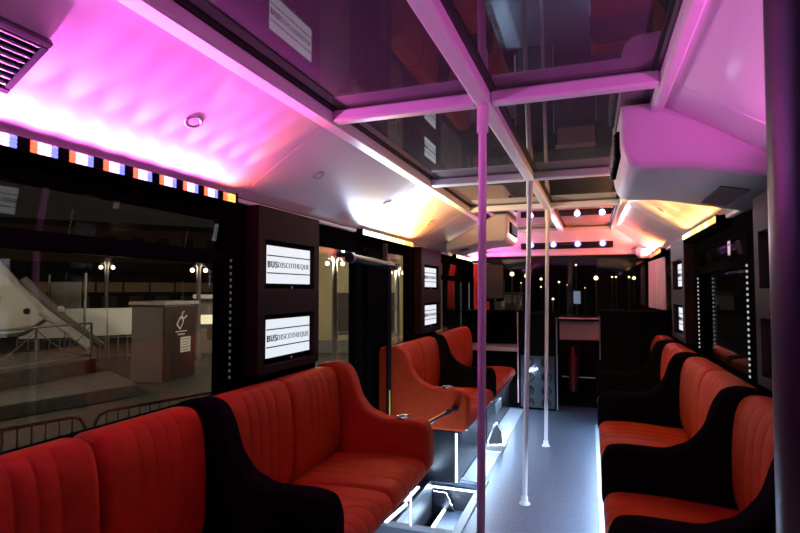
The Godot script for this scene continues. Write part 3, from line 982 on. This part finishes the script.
	part("plate", box(Vector3(0.006, 0.10, 0.36), 0.002), M.steel, lb)
	part("screw", ball(0.006), M.steel, lb, Vector3(0.004, 0, 0.16))
	part("screw", ball(0.006), M.steel, lb, Vector3(0.004, 0, -0.16))

# ---------------------------------------------------------------- light under the benches
func floor_lights() -> void:
	var grp := "white LED strips under the benches"
	strip_light("white LED strip under the front edge of the far left double bench", Vector3(-0.905, 0.372, -4.05), Vector3(-0.905, 0.372, -5.05), Vector3(0.15, -1, 0), 0.014, 0.7, grp)
	strip_light("white LED strip under the front edge of the long left bench", Vector3(-0.905, 0.372, -5.15), Vector3(-0.905, 0.372, -6.55), Vector3(0.15, -1, 0), 0.014, 0.65, grp)
	strip_light("white LED strip under the seat edge of right single seat", Vector3(0.095, 0.372, -1.9), Vector3(0.095, 0.372, -2.8), Vector3(-0.15, -1, 0), 0.014, 0.65, grp)
	strip_light("white LED strip under the seat edge of right double seat", Vector3(0.095, 0.372, -2.9), Vector3(0.095, 0.372, -4.2), Vector3(-0.15, -1, 0), 0.014, 0.9, grp)
	strip_light("white LED strip under the seat edge of the seat below far right screens", Vector3(0.095, 0.372, -4.3), Vector3(0.095, 0.372, -6.0), Vector3(-0.15, -1, 0), 0.014, 0.9, grp)
	strip_light("white LED strip under the front edge of the twin screens bench", Vector3(-1.08, 0.372, -1.9), Vector3(-1.08, 0.372, -2.95), Vector3(0.15, -1, 0), 0.014, 0.5, grp)

# ---------------------------------------------------------------- rear end
func rear() -> void:
	var wr := struct("wall_rear")
	# white dome over the rear window, leaning back
	part("dome_panel", prism([Vector2(-6.95, 2.20), Vector2(-7.36, 1.955), Vector2(-7.50, 1.955), Vector2(-7.50, 2.25), Vector2(-6.95, 2.25)], 2.42, 0.004), M.white_panel, wr, Vector3(-1.62, 0, 0), Vector3(0, PI * 0.5, 0)).scale = Vector3(-1, 1, 1)
	span("header_lip", Vector3(-1.45, 1.895, -7.44), Vector3(0.62, 1.955, -7.33), M.white_panel, wr, 0.012)
	span("corner_fairing", Vector3(LW, 1.84, -7.46), Vector3(-1.38, 2.0, -7.18), M.white_panel, wr, 0.05)
	span("corner_fairing", Vector3(0.55, 1.84, -7.46), Vector3(RW, 2.0, -7.18), M.white_panel, wr, 0.05)
	span("rear_panel", Vector3(-1.68, 0.0, -7.72), Vector3(0.86, 1.02, -7.8), M.wall_black, wr, 0.0)
	span("rear_panel", Vector3(-1.68, 1.95, -7.5), Vector3(0.86, 2.28, -7.8), M.wall_black, wr, 0.0)
	span("rear_panel", Vector3(-1.68, 1.02, -7.62), Vector3(-1.45, 1.95, -7.8), M.wall_black, wr, 0.0)
	span("rear_panel", Vector3(0.70, 1.02, -7.62), Vector3(0.86, 1.95, -7.8), M.wall_black, wr, 0.0)
	var w := struct("window_17")
	span("pane", Vector3(-1.45, 1.06, -7.68), Vector3(0.70, 1.95, -7.675), M.rear_glass, w, 0.0)
	span("window_frame", Vector3(-1.45, 1.02, -7.62), Vector3(0.70, 1.06, -7.72), M.black_trim, w, 0.003)
	span("window_sill", Vector3(-0.42, 1.055, -7.40), Vector3(0.10, 1.065, -7.62), M.shelf_white, w, 0.004)

	# black panel with four spots
	var p := thing("spot_panel", "black strip panel with four white LED spots above the rear window", "spotlight panel", Vector3(-0.285, 2.03, -7.215))
	p.rotation = Vector3(deg_to_rad(0.0), 0, 0)
	part("backing", box(Vector3(1.14, 0.115, 0.05), 0.008), M.black_gloss, p)
	for x in [-0.44, -0.155, 0.145, 0.445]:
		var s := part("spot_ring", lathe([[0.030, 0.003], [0.040, 0.010], [0.046, 0.0]], 20), M.led_blue_ring, p, Vector3(x, 0, 0.025), Vector3(PI * 0.5, 0, 0))
		part("lens", lathe([[0.0, 0.014], [0.02, 0.012], [0.031, 0.005]], 20), M.led_white, s)
		var l := SpotLight3D.new()
		l.name = "spot_light"
		p.add_child(l, true)
		l.position = Vector3(x, 0, 0.05)
		l.rotation = Vector3(deg_to_rad(-20.0), PI, 0)
		l.light_color = lin(0.75, 0.82, 1.0)
		l.light_energy = 0.12
		l.spot_angle = 50.0
		l.spot_range = 12.0
		l.spot_attenuation = 2.0
		l.light_size = 0.03
		l.shadow_enabled = true
	part("slot", box(Vector3(0.18, 0.012, 0.006), 0.001), M.dark_grey, p, Vector3(0.0, 0.0, 0.026))

	# cabinets
	var c := thing("tall_cabinet", "tall black cabinet behind the rearmost right seat", "cabinet", Vector3(0.437, 0.0, -6.55))
	part("body", box(Vector3(0.675, 1.19, 0.80), 0.012), M.black_velvet, c, Vector3(0, 0.597, 0))
	part("top_ledge", box(Vector3(0.68, 0.02, 0.82), 0.004), M.black_trim, c, Vector3(0, 1.202, 0))
	part("edge_strip", box(Vector3(0.012, 1.1, 0.012), 0.003), M.steel, c, Vector3(-0.345, 0.60, 0.395))
	c = thing("speaker_cabinet", "black cabinet with perforated steel front between white shelf and doorway", "cabinet", Vector3(-0.61, 0.0, -6.84))
	part("body", box(Vector3(0.46, 1.17, 0.36), 0.008), M.black_velvet, c, Vector3(0, 0.587, 0))
	part("edge_strip", box(Vector3(0.014, 1.10, 0.014), 0.003), M.steel, c, Vector3(0.226, 0.56, 0.182))
	part("edge_strip", box(Vector3(0.014, 1.10, 0.014), 0.003), M.rear_pink, c, Vector3(-0.232, 0.62, 0.182))
	var fr := part("front_plate", box(Vector3(0.40, 0.62, 0.012), 0.003), M.port_plate, c, Vector3(0.0, 0.335, 0.187))
	for x in [-0.10, 0.10]:
		for y in [0.225, 0.06, -0.105, -0.25]:
			part("port_hole", lathe([[0.0, 0.002], [0.048, 0.002], [0.052, 0.008], [0.060, 0.006], [0.062, 0.0]], 22), M.rubber, fr, Vector3(x, y, 0.006), Vector3(PI * 0.5, 0, 0))
	var sl := thing("led_strip", "short white LED strip on the perforated speaker cabinet", "led strip", Vector3(-0.68, 0.47, -6.625), 0.0)
	part("led_tape", box(Vector3(0.16, 0.02, 0.012), 0.003), M.led_floor, sl, Vector3.ZERO, Vector3(0, 0, 0.35))
	var ol := OmniLight3D.new()
	ol.name = "strip_light"
	sl.add_child(ol, true)
	ol.position = Vector3(0, 0.0, 0.04)
	ol.light_color = lin(0.50, 0.72, 1.0)
	ol.light_energy = 0.03
	ol.light_size = 0.03
	ol.omni_range = 8.0
	ol.shadow_enabled = true

	# rear left: counter with a white shelf
	c = thing("rear_counter", "black rear counter with a white shelf beside the long left bench", "counter", Vector3(-1.22, 0.0, -6.9))
	part("body", box(Vector3(0.74, 0.68, 0.44), 0.006), M.wall_black, c, Vector3(0, 0.342, 0))
	part("white_shelf", box(Vector3(0.74, 0.05, 0.46), 0.006), M.shelf_white, c, Vector3(0, 0.71, 0.005))
	part("back_board", box(Vector3(0.74, 0.42, 0.02), 0.003), M.wall_black, c, Vector3(0, 0.945, -0.2))
	part("top_ledge", box(Vector3(0.74, 0.025, 0.30), 0.004), M.black_trim, c, Vector3(0, 1.165, -0.08))

	# bench across the rear behind the doorway
	c = thing("rear_bench", "dark rear bench below a pink panel seen through the doorway", "bench", Vector3(-0.15, 0.32, -7.5))
	part("base", box(Vector3(0.50, 0.44, 0.30), 0.01), M.black_velvet, c, Vector3(0, 0.222, 0.0))
	part("pink_panel", box(Vector3(0.50, 0.26, 0.02), 0.004), M.rear_pink, c, Vector3(0.0, 0.575, -0.13))
	var x := thing("fire_extinguisher", "dark red fire extinguisher standing at the left of the doorway", "fire extinguisher", Vector3(-0.215, 0.162, -7.13))
	part("cylinder", lathe([[0.0, 0.28], [0.018, 0.28], [0.02, 0.25], [0.05, 0.22], [0.058, 0.18], [0.058, 0.01], [0.05, 0.0], [0.0, 0.0]], 22), M.extinguisher_red, x).scale = Vector3(0.85, 2.0, 0.85)
	part("valve", box(Vector3(0.03, 0.05, 0.03), 0.005), M.black_trim, x, Vector3(0, 0.58, 0))
	part("lever", box(Vector3(0.10, 0.014, 0.02), 0.003), M.black_trim, x, Vector3(0.03, 0.62, 0), Vector3(0, 0, 0.3))
	part("hose", tube([Vector3(0.02, 0.58, 0.02), Vector3(0.07, 0.52, 0.03), Vector3(0.068, 0.30, 0.03), Vector3(0.062, 0.16, 0.03)], 0.008, 8), M.rubber, x)

	# monitor on an arm
	var tv := thing("wall_monitor", "black flat monitor hanging in the rear left corner", "monitor", Vector3(-1.16, 1.53, -6.72), deg_to_rad(28.0))
	part("casing", box(Vector3(0.30, 0.47, 0.04), 0.008), M.black_trim, tv)
	part("glass", box(Vector3(0.27, 0.42, 0.006), 0.002), M.dark_grey, tv, Vector3(0, 0.015, 0.021))
	part("status_mark", box(Vector3(0.02, 0.006, 0.002), 0.0), M.white_plastic, tv, Vector3(0.03, -0.213, 0.0215))
	part("arm", box(Vector3(0.05, 0.05, 0.40), 0.006), M.black_trim, tv, Vector3(0, 0.1, -0.22))

	# curtains
	curtain("pale pink curtain hanging in the rear right corner", Vector3(0.752, 1.225, -6.30), Vector3(0.705, 1.225, -7.40), 0.555, M.curtain_cloth)
	curtain("narrow orange red curtain hanging in the rear left corner", Vector3(-1.50, 1.02, -7.2), Vector3(-1.34, 1.02, -7.52), 0.78, M.red_cloth)

func curtain(label: String, a: Vector3, b: Vector3, h: float, m: Material) -> void:
	var t := thing("curtain", label, "curtain", a, 0.0, "curtains at the rear")
	var st := st_new(false)
	var n := 60
	var d := b - a
	var side := d.cross(Vector3.UP).normalized()
	var cols := []
	for k in n + 1:
		var q := float(k) / n
		var wv: float = sin(q * TAU * 6.0) * 0.018 + sin(q * TAU * 2.3 + 1.0) * 0.008
		cols.append([d * q + side * wv * 1.25, d * q + side * wv * 0.7 + Vector3(0, h, 0)])
	for off in [0.0, 0.003]:
		for k in n:
			var o: Vector3 = side * off
			if off == 0.0:
				quad(st, cols[k][0], cols[k][1], cols[k + 1][1], cols[k + 1][0])
			else:
				quad(st, cols[k][0] + o, cols[k + 1][0] + o, cols[k + 1][1] + o, cols[k][1] + o)
	part("cloth", done(st), m, t)
	part("rail", tube([Vector3(0, h + 0.005, 0), d + Vector3(0, h + 0.005, 0)], 0.008, 8), M.white_frame, t)

# ================================================================= the street
func outside() -> void:
	var g := struct("ground")
	span("paving", Vector3(-80, STREET - 0.2, 30), Vector3(60, STREET, -90), M.asphalt, g, 0.0)

	# --- plaza with ramp and railing, left of the bus
	var up_y := -0.35
	var a := on_y(-40, 380, up_y)
	var b := on_y(96, 358, up_y)
	var pf := thing("stone_platform", "raised grey stone platform with a lower step outside the left window", "platform", Vector3(b.x, STREET, b.z))
	var along := (a - b)
	along.y = 0.0
	var dir := along.normalized()
	var inward := Vector3(-1, 0, 0.0)
	var nrm := Vector3(dir.z, 0, -dir.x) if dir.z < 0.0 else Vector3(-dir.z, 0, dir.x)
	if nrm.x > 0.0:
		nrm = -nrm
	slab(pf, "upper_slab", [b, a, a + (a - EYE) * 0.30, b + (b - EYE) * 0.28], up_y, M.concrete)
	var low := -0.72
	slab(pf, "lower_step", [on_y(138, 384, low), on_y(-50, 414, low), on_y(-50, 384, low), on_y(94, 363, low)], low, M.concrete)
	railing("galvanised railing with curved ornaments along the stone platform", Vector3(b.x, up_y, b.z) + nrm * 0.12 + dir * 0.05, dir, 5.0, 0.92)

	# pale folded machine behind the railing
	var mach := thing("covered_ride", "pale angular covered machine with slanted legs on the stone platform", "machine", far(14, 300, 15.2) * Vector3(1, 0, 1) + Vector3(0, up_y + 0.005, 0), deg_to_rad(50.0))
	part("cover", sweep_z(fillet([Vector2(-2.6, 0.4), Vector2(0.3, 0.5), Vector2(0.95, 1.0), Vector2(0.2, 1.9), Vector2(-0.6, 2.9), Vector2(-2.6, 3.1)], [0.1], 3), [[-0.5, 0.12], [-0.4, 0.0], [0.4, 0.0], [0.5, 0.12]]), M.pale_paint, mach)
	part("dark_hole", lathe([[0.0, 0.0], [0.16, 0.0], [0.18, 0.03], [0.2, 0.0]], 18), M.rubber, mach, Vector3(-0.45, 1.55, 0.5), Vector3(PI * 0.5, 0, 0))
	part("dark_hole", lathe([[0.0, 0.0], [0.07, 0.0], [0.08, 0.02], [0.09, 0.0]], 14), M.rubber, mach, Vector3(0.35, 1.2, 0.5), Vector3(PI * 0.5, 0, 0))
	part("slanted_leg", tube([Vector3(0.2, 2.1, 0.1), Vector3(1.25, 0.95, 0.3), Vector3(2.2, 0.14, 0.4)], 0.12, 8), M.grey_paint, mach)
	part("slanted_leg", tube([Vector3(0.7, 1.2, 0.5), Vector3(1.9, 0.16, 0.6)], 0.13, 8), M.pale_paint, mach)
	part("knuckle", ball(0.09), M.pale_paint, mach, Vector3(1.15, 1.25, 0.45))
	part("upright", tube([Vector3(1.75, 0.0, 0.2), Vector3(1.75, 2.3, 0.2)], 0.035, 8), M.galvanised, mach)

	# white banners on a fence behind
	var p0 := Vector3(-17.2, STREET, -12.0)
	var p1 := Vector3(-15.2, STREET, -15.2)
	var fe := thing("banner_fence", "white sheet banner tied to a dark fence behind the platform", "fence", p0)
	var fd := p1 - p0
	var n := 3
	for k in n:
		var c0 := fd * (float(k) / n)
		var c1 := fd * (float(k + 1) / n)
		var ang := atan2(-fd.z, fd.x)
		var mm := part("banner_sheet", box(Vector3((c1 - c0).length() - 0.03, 0.95, 0.03), 0.008), M.banner_white, fe, (c0 + c1) * 0.5 + Vector3(0, 1.35, 0), Vector3(0, ang, 0))
		mm.rotation.z = 0.012 * (k - 1)
	for k in 14:
		part("post", box(Vector3(0.05, 1.8, 0.05), 0.005), M.grey_paint, fe, fd * (k / 13.0) + Vector3(-0.06, 0.9, 0))
	for y in [0.15, 0.8]:
		part("rail", tube([Vector3(-0.06, y, 0), fd + Vector3(-0.06, y, 0)], 0.025, 6), M.grey_paint, fe)

	kiosk()
	# crowd barriers beside the bus
	var q0 := on_y(225, 390, 0.05)
	var q1 := on_y(95, 413, 0.05)
	var q2 := on_y(-30, 436, 0.05)
	barrier("steel crowd barrier by the kiosk end of the barrier line", q1, q0)
	barrier("steel crowd barrier by the platform end of the barrier line", q2, q1 + (q2 - q1).normalized() * 0.06)

	# street lamps: [pixel of the head, depth, label]
	for s in [[107, 268, 22.0, "twin globe street lamp rising behind the white banner fence"], [199, 271, 19.0, "twin globe street lamp behind the kiosk"], [335, 265, 15.0, "twin globe street lamp seen through the stairwell door"], [397, 274, 17.0, "twin globe street lamp seen through the narrow window after the door"]]:
		street_lamp(s[3], far(s[0], s[1], s[2]), 0.075 if s[2] > 18.0 else 0.06, 1.5 if s[2] > 18.0 else 7.0)
	# lamp over the plaza, ahead of the frame: it lights platform, kiosk and fence
	street_lamp("tall twin globe lamp beside the plaza platform", Vector3(-13.5, 5.0, -2.8), 0.2, 800.0)

	# long low building across the square
	var bl := thing("long_building", "long dark building with an orange lit storey across the square", "building", Vector3(-42, STREET, -36), deg_to_rad(48.0))
	part("wall", box(Vector3(60, 5.0, 6.0), 0.02), M.facade_dark, bl, Vector3(0, 2.5, -3))
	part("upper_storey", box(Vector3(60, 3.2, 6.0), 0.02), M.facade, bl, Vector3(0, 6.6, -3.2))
	part("roof", box(Vector3(61, 0.5, 6.6), 0.05), M.facade_dark, bl, Vector3(0, 8.4, -3))
	var wm := box(Vector3(2.05, 0.9, 0.08), 0.01)
	for k in 22:
		part("lit_window", wm, M.lit_window, bl, Vector3(-23.0 + k * 2.2, 2.75, 0.0))
	for k in 22:
		part("window", box(Vector3(1.2, 1.3, 0.08), 0.01), M.facade, bl, Vector3(-23.0 + k * 2.2, 1.3, 0.0))
	for k in 22:
		part("window", box(Vector3(1.0, 1.4, 0.08), 0.01), M.facade_dark, bl, Vector3(-23.0 + k * 2.2, 6.7, -0.2))
	var ho := far(66, 290, 19.5)
	var hb := thing("grey_hoarding", "dark grey upright hoarding with a thin mast behind the banner fence", "hoarding", Vector3(ho.x, STREET, ho.z), deg_to_rad(45.0))
	part("panel", box(Vector3(0.95, 2.75, 0.2), 0.02), M.grey_paint, hb, Vector3(0, 1.375, 0))
	part("mast", tube([Vector3(-0.52, 0, 0), Vector3(-0.52, 3.0, 0)], 0.03, 8), M.galvanised, hb)

	var oc := far(362, 290, 21.0)
	var ob := thing("ochre_house", "ochre house front lit by lamps, seen through the stairwell door", "building", Vector3(oc.x, STREET, oc.z), deg_to_rad(24.0))
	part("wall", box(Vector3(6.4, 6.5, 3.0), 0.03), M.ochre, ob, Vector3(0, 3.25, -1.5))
	part("roof", box(Vector3(6.8, 0.3, 3.4), 0.03), M.facade_dark, ob, Vector3(0, 6.65, -1.5))
	part("plinth", box(Vector3(6.44, 0.5, 0.1), 0.02), M.concrete, ob, Vector3(0, 0.25, 0.02))
	for wx in [-2.3, -0.7, 0.9, 2.5]:
		for wy in [1.6, 4.4]:
			var hw := part("window", box(Vector3(0.8, 1.5, 0.06), 0.01), M.facade_dark, ob, Vector3(wx, wy, 0.02))
			part("window_sill", box(Vector3(0.95, 0.08, 0.14), 0.01), M.concrete, hw, Vector3(0, -0.8, 0.04))

	# behind the bus
	var bb := thing("square_building", "dark flat building behind the rear window with a row of small lit windows", "building", Vector3(-1, STREET, -58))
	part("wall", box(Vector3(30, 9, 6), 0.05), M.facade_dark, bb, Vector3(0, 4.5, -3))
	part("roof", box(Vector3(31, 0.4, 6.4), 0.05), M.facade_dark, bb, Vector3(0, 9.2, -3))
	for k in 3:
		part("window", box(Vector3(0.32, 0.2, 0.06), 0.01), M.lit_window, bb, Vector3(-0.3 + k * 0.75, 5.9, 0.03))
	var bw := thing("white_hut", "pale hut in the dark beyond the rear window", "hut", far(509, 296, 32) * Vector3(1, 0, 1) + Vector3(0, STREET, 0))
	part("wall", box(Vector3(1.5, 2.2, 1.6), 0.03), M.pale_paint, bw, Vector3(0, 1.1, 0))
	part("roof", box(Vector3(1.9, 0.16, 2.0), 0.03), M.grey_paint, bw, Vector3(0, 2.28, 0))
	part("door", box(Vector3(0.6, 1.7, 0.04), 0.01), M.grey_paint, bw, Vector3(0.2, 0.85, 0.8))
	var sg := thing("sign_board", "pale blue lit sign beyond the rear window", "sign", far(577, 296, 34) * Vector3(1, 0, 1) + Vector3(0, STREET, 0))
	part("panel", box(Vector3(0.42, 0.8, 0.12), 0.02), M.sign_blue, sg, Vector3(0, 2.0, 0))
	part("frame", box(Vector3(0.5, 0.06, 0.16), 0.01), M.grey_paint, sg, Vector3(0, 2.44, 0))
	part("post", tube([Vector3(0, 0, 0), Vector3(0, 1.6, 0)], 0.05, 8), M.grey_paint, sg)
	var lamps := [[512, 274, 30.0, 0.17], [526, 276, 38.0, 0.16], [541, 279, 42.0, 0.14], [559, 282, 46.0, 0.12], [541, 287, 40.0, 0.08], [547, 299, 30.0, 0.09], [553, 299, 30.0, 0.09], [596, 278, 34.0, 0.19], [612, 277, 48.0, 0.11], [616, 277, 48.0, 0.11], [629, 277, 45.0, 0.12], [634, 278, 42.0, 0.18], [647, 280, 45.0, 0.12], [576, 265, 45.0, 0.12], [521, 283, 48.0, 0.08], [567, 285, 50.0, 0.07], [661, 283, 46.0, 0.08], [585, 288, 48.0, 0.07]]
	for s in lamps:
		var at := far(s[0], s[1], s[2])
		var t := thing("street_light", "larger round warm street light on a post beyond the rear window" if s[3] >= 0.16 else "tiny warm street light on a post beyond the rear window", "street light", Vector3(at.x, STREET, at.z), 0.0, "street lights beyond the rear window")
		part("post", tube([Vector3.ZERO, Vector3(0, at.y - STREET, 0)], 0.05, 6), M.grey_paint, t)
		part("lamp_globe", ball(s[3] * 0.72), M.lamp_far, t, Vector3(0, at.y - STREET, 0))

# stone slab with the given outline seen from above, from the street up to y
func slab(parent: Node3D, called: String, outline: Array, y: float, m: Material) -> void:
	var p := []
	for q in outline:
		p.append(Vector2(q.x - parent.position.x, -(q.z - parent.position.z)))
	part(called, prism(p, y - STREET, 0.015), m, parent, Vector3.ZERO, Vector3(-PI * 0.5, 0, 0))

func railing(label: String, at: Vector3, dir: Vector3, length: float, h: float) -> void:
	var t := thing("metal_railing", label, "railing", at)
	part("top_rail", tube([Vector3(0, h, 0), dir * length + Vector3(0, h, 0)], 0.028, 8), M.galvanised, t)
	part("bottom_rail", tube([Vector3(0, 0.08, 0), dir * length + Vector3(0, 0.08, 0)], 0.024, 8), M.galvanised, t)
	var bays := 3
	for k in bays + 1:
		part("post", tube([dir * length * k / bays, dir * length * k / bays + Vector3(0, h, 0)], 0.03, 8), M.galvanised, t)
	for k in bays:
		var s := length / bays
		for f in [0, 1]:
			var pts := []
			for j in 13:
				var q := j / 12.0
				var yy := 0.1 + (h - 0.15) * (q * q if f == 0 else (1.0 - q) * (1.0 - q))
				pts.append(dir * (k * s + q * s) + Vector3(0, yy, 0))
			part("ornament_arc", tube(pts, 0.012, 6), M.galvanised, t)

func barrier(label: String, a: Vector3, b: Vector3) -> void:
	var t := thing("crowd_barrier", label, "barrier", Vector3(a.x, STREET, a.z), 0.0, "crowd barriers beside the bus")
	var d := b - a
	d.y = 0.0
	var u := d.normalized()
	var h := 1.05
	var L := d.length() - 0.05
	part("frame", tube([Vector3(0, 0.15, 0), Vector3(0, h - 0.12, 0), u * 0.05 + Vector3(0, h - 0.03, 0), u * 0.14 + Vector3(0, h, 0), u * (L - 0.14) + Vector3(0, h, 0), u * (L - 0.05) + Vector3(0, h - 0.03, 0), u * L + Vector3(0, h - 0.12, 0), u * L + Vector3(0, 0.15, 0)], 0.021, 8), M.galvanised, t)
	part("bottom_rail", tube([Vector3(0, 0.2, 0), u * L + Vector3(0, 0.2, 0)], 0.017, 8), M.galvanised, t)
	var n := int(L / 0.12)
	var bar := tube([Vector3(0, 0.2, 0), Vector3(0, h, 0)], 0.009, 6, false)
	for k in range(1, n):
		part("bar", bar, M.galvanised, t, u * (L * k / n))
	var side := u.cross(Vector3.UP)
	for q in [0.15, 0.85]:
		part("foot", tube([u * L * q - side * 0.28 + Vector3(0, 0.02, 0), u * L * q + Vector3(0, 0.2, 0), u * L * q + side * 0.28 + Vector3(0, 0.02, 0)], 0.017, 8), M.galvanised, t)

func street_lamp(label: String, head: Vector3, r: float, power: float) -> void:
	var t := thing("street_lamp", label, "street lamp", Vector3(head.x, STREET, head.z), deg_to_rad(40.0))
	var h := head.y - STREET
	part("post", lathe([[0.13, 0.0], [0.13, 0.5], [0.085, 0.6], [0.07, h + 0.1], [0.11, h + 0.14], [0.11, h + 0.3], [0.0, h + 0.34]], 12), M.grey_paint, t)
	for s in [-1.0, 1.0]:
		part("arm", tube([Vector3(0, h + 0.12, 0), Vector3(s * 0.19, h + 0.2, 0), Vector3(s * 0.22, h + 0.1, 0)], 0.022, 8), M.grey_paint, t)
		part("lamp_globe", ball(r), M.lamp_warm, t, Vector3(s * 0.22, h - r + 0.1, 0))
		var l := OmniLight3D.new()
		l.name = "lamp_light"
		t.add_child(l, true)
		l.position = Vector3(s * 0.22, h - r + 0.1, 0)
		l.light_color = lin(1.0, 0.86, 0.64)
		l.light_energy = power * 0.5
		l.light_size = r
		l.omni_range = 40.0
		l.omni_attenuation = 2.0
		l.shadow_enabled = true

func kiosk() -> void:
	var t := thing("kiosk", "small grey and maroon kiosk with a white emblem and a poster", "kiosk", Vector3(-10.66, STREET, -11.25))
	# near corner at the origin; left face runs along dl, right face along dr
	var dl := Vector3(-0.98, 0, 0.17).normalized()
	var dr := Vector3(-0.17, 0, -0.98).normalized()
	var bs := Basis(-dl, Vector3.UP, -dr)        # local x along -dl, local z along -dr
	t.basis = bs
	# box: x from -0.95 to 0, z from -1.5 to 0
	part("grey_wall", box(Vector3(0.93, 2.03, 1.52), 0.01), M.kiosk_grey, t, Vector3(-0.475, 1.015, -0.76))
	part("wall_seam", box(Vector3(0.90, 0.02, 0.01), 0.0), M.grey_paint, t, Vector3(-0.475, 1.0, 0.003))
	part("maroon_front", box(Vector3(0.03, 2.0, 1.50), 0.004), M.kiosk_maroon, t, Vector3(0.008, 1.0, -0.76))
	part("roof", box(Vector3(1.06, 0.10, 1.70), 0.015), M.kiosk_roof, t, Vector3(-0.45, 2.09, -0.76))
	part("door_line", box(Vector3(0.01, 1.9, 0.015), 0.0), M.rubber, t, Vector3(0.024, 0.98, -0.45))
	var po := part("poster", box(Vector3(0.012, 0.42, 0.5), 0.002), M.banner_white, t, Vector3(0.03, 0.92, -1.0))
	for k in 5:
		part("printed_line", box(Vector3(0.003, 0.018, 0.40 - 0.06 * (k % 3)), 0.0), M.print_grey, po, Vector3(0.007, 0.15 - k * 0.075, 0))
	# emblem: tilted tag with two prongs
	var em := part("emblem", prism(fillet([Vector2(-0.17, -0.12), Vector2(0.12, -0.12), Vector2(0.20, 0.0), Vector2(0.12, 0.12), Vector2(-0.17, 0.12)], [0.03], 3), 0.008, 0.001), M.logo_white, t, Vector3(0.026, 1.55, -0.74), Vector3(0, PI * 0.5, 0.0))
	em.rotation = Vector3(0, PI * 0.5, 0)
	em.rotate_object_local(Vector3(0, 0, 1), 0.9)
	part("emblem_hole", prism(fillet([Vector2(-0.12, -0.075), Vector2(0.07, -0.075), Vector2(0.12, 0.0), Vector2(0.07, 0.075), Vector2(-0.12, 0.075)], [0.02], 3), 0.004, 0.0), M.kiosk_maroon, em, Vector3(0, 0, 0.0075))
	part("prong", tube([Vector3(0.17, 0.05, 0.006), Vector3(0.26, 0.10, 0.006), Vector3(0.34, 0.05, 0.006)], 0.022, 6), M.logo_white, em)
	part("prong", tube([Vector3(0.17, -0.05, 0.006), Vector3(0.25, -0.10, 0.006), Vector3(0.33, -0.12, 0.006)], 0.022, 6), M.logo_white, em)
	for k in 2:
		part("caption_line", box(Vector3(0.004, 0.03, 0.55 - 0.2 * k), 0.0), M.banner_white, t, Vector3(0.026, 1.30 - k * 0.08, -0.80))

	var s := thing("snack_stand", "brightly lit snack stand beyond the kiosk", "stand", Vector3(-14.2, STREET, -17.6), deg_to_rad(40.0))
	part("base", box(Vector3(1.3, 0.9, 1.2), 0.02), M.kiosk_grey, s, Vector3(0, 0.45, 0))
	part("back_wall", box(Vector3(1.3, 1.3, 0.06), 0.01), M.kiosk_grey, s, Vector3(0, 1.5, -0.5))
	part("lit_counter", box(Vector3(0.9, 0.35, 0.3), 0.02), M.lit_shop, s, Vector3(0, 1.3, 0.2))
	part("lit_counter", box(Vector3(0.6, 0.5, 0.1), 0.02), M.lit_window, s, Vector3(0.1, 0.8, 0.62))
	part("roof", box(Vector3(1.5, 0.16, 1.4), 0.02), M.kiosk_roof, s, Vector3(0, 2.2, 0))
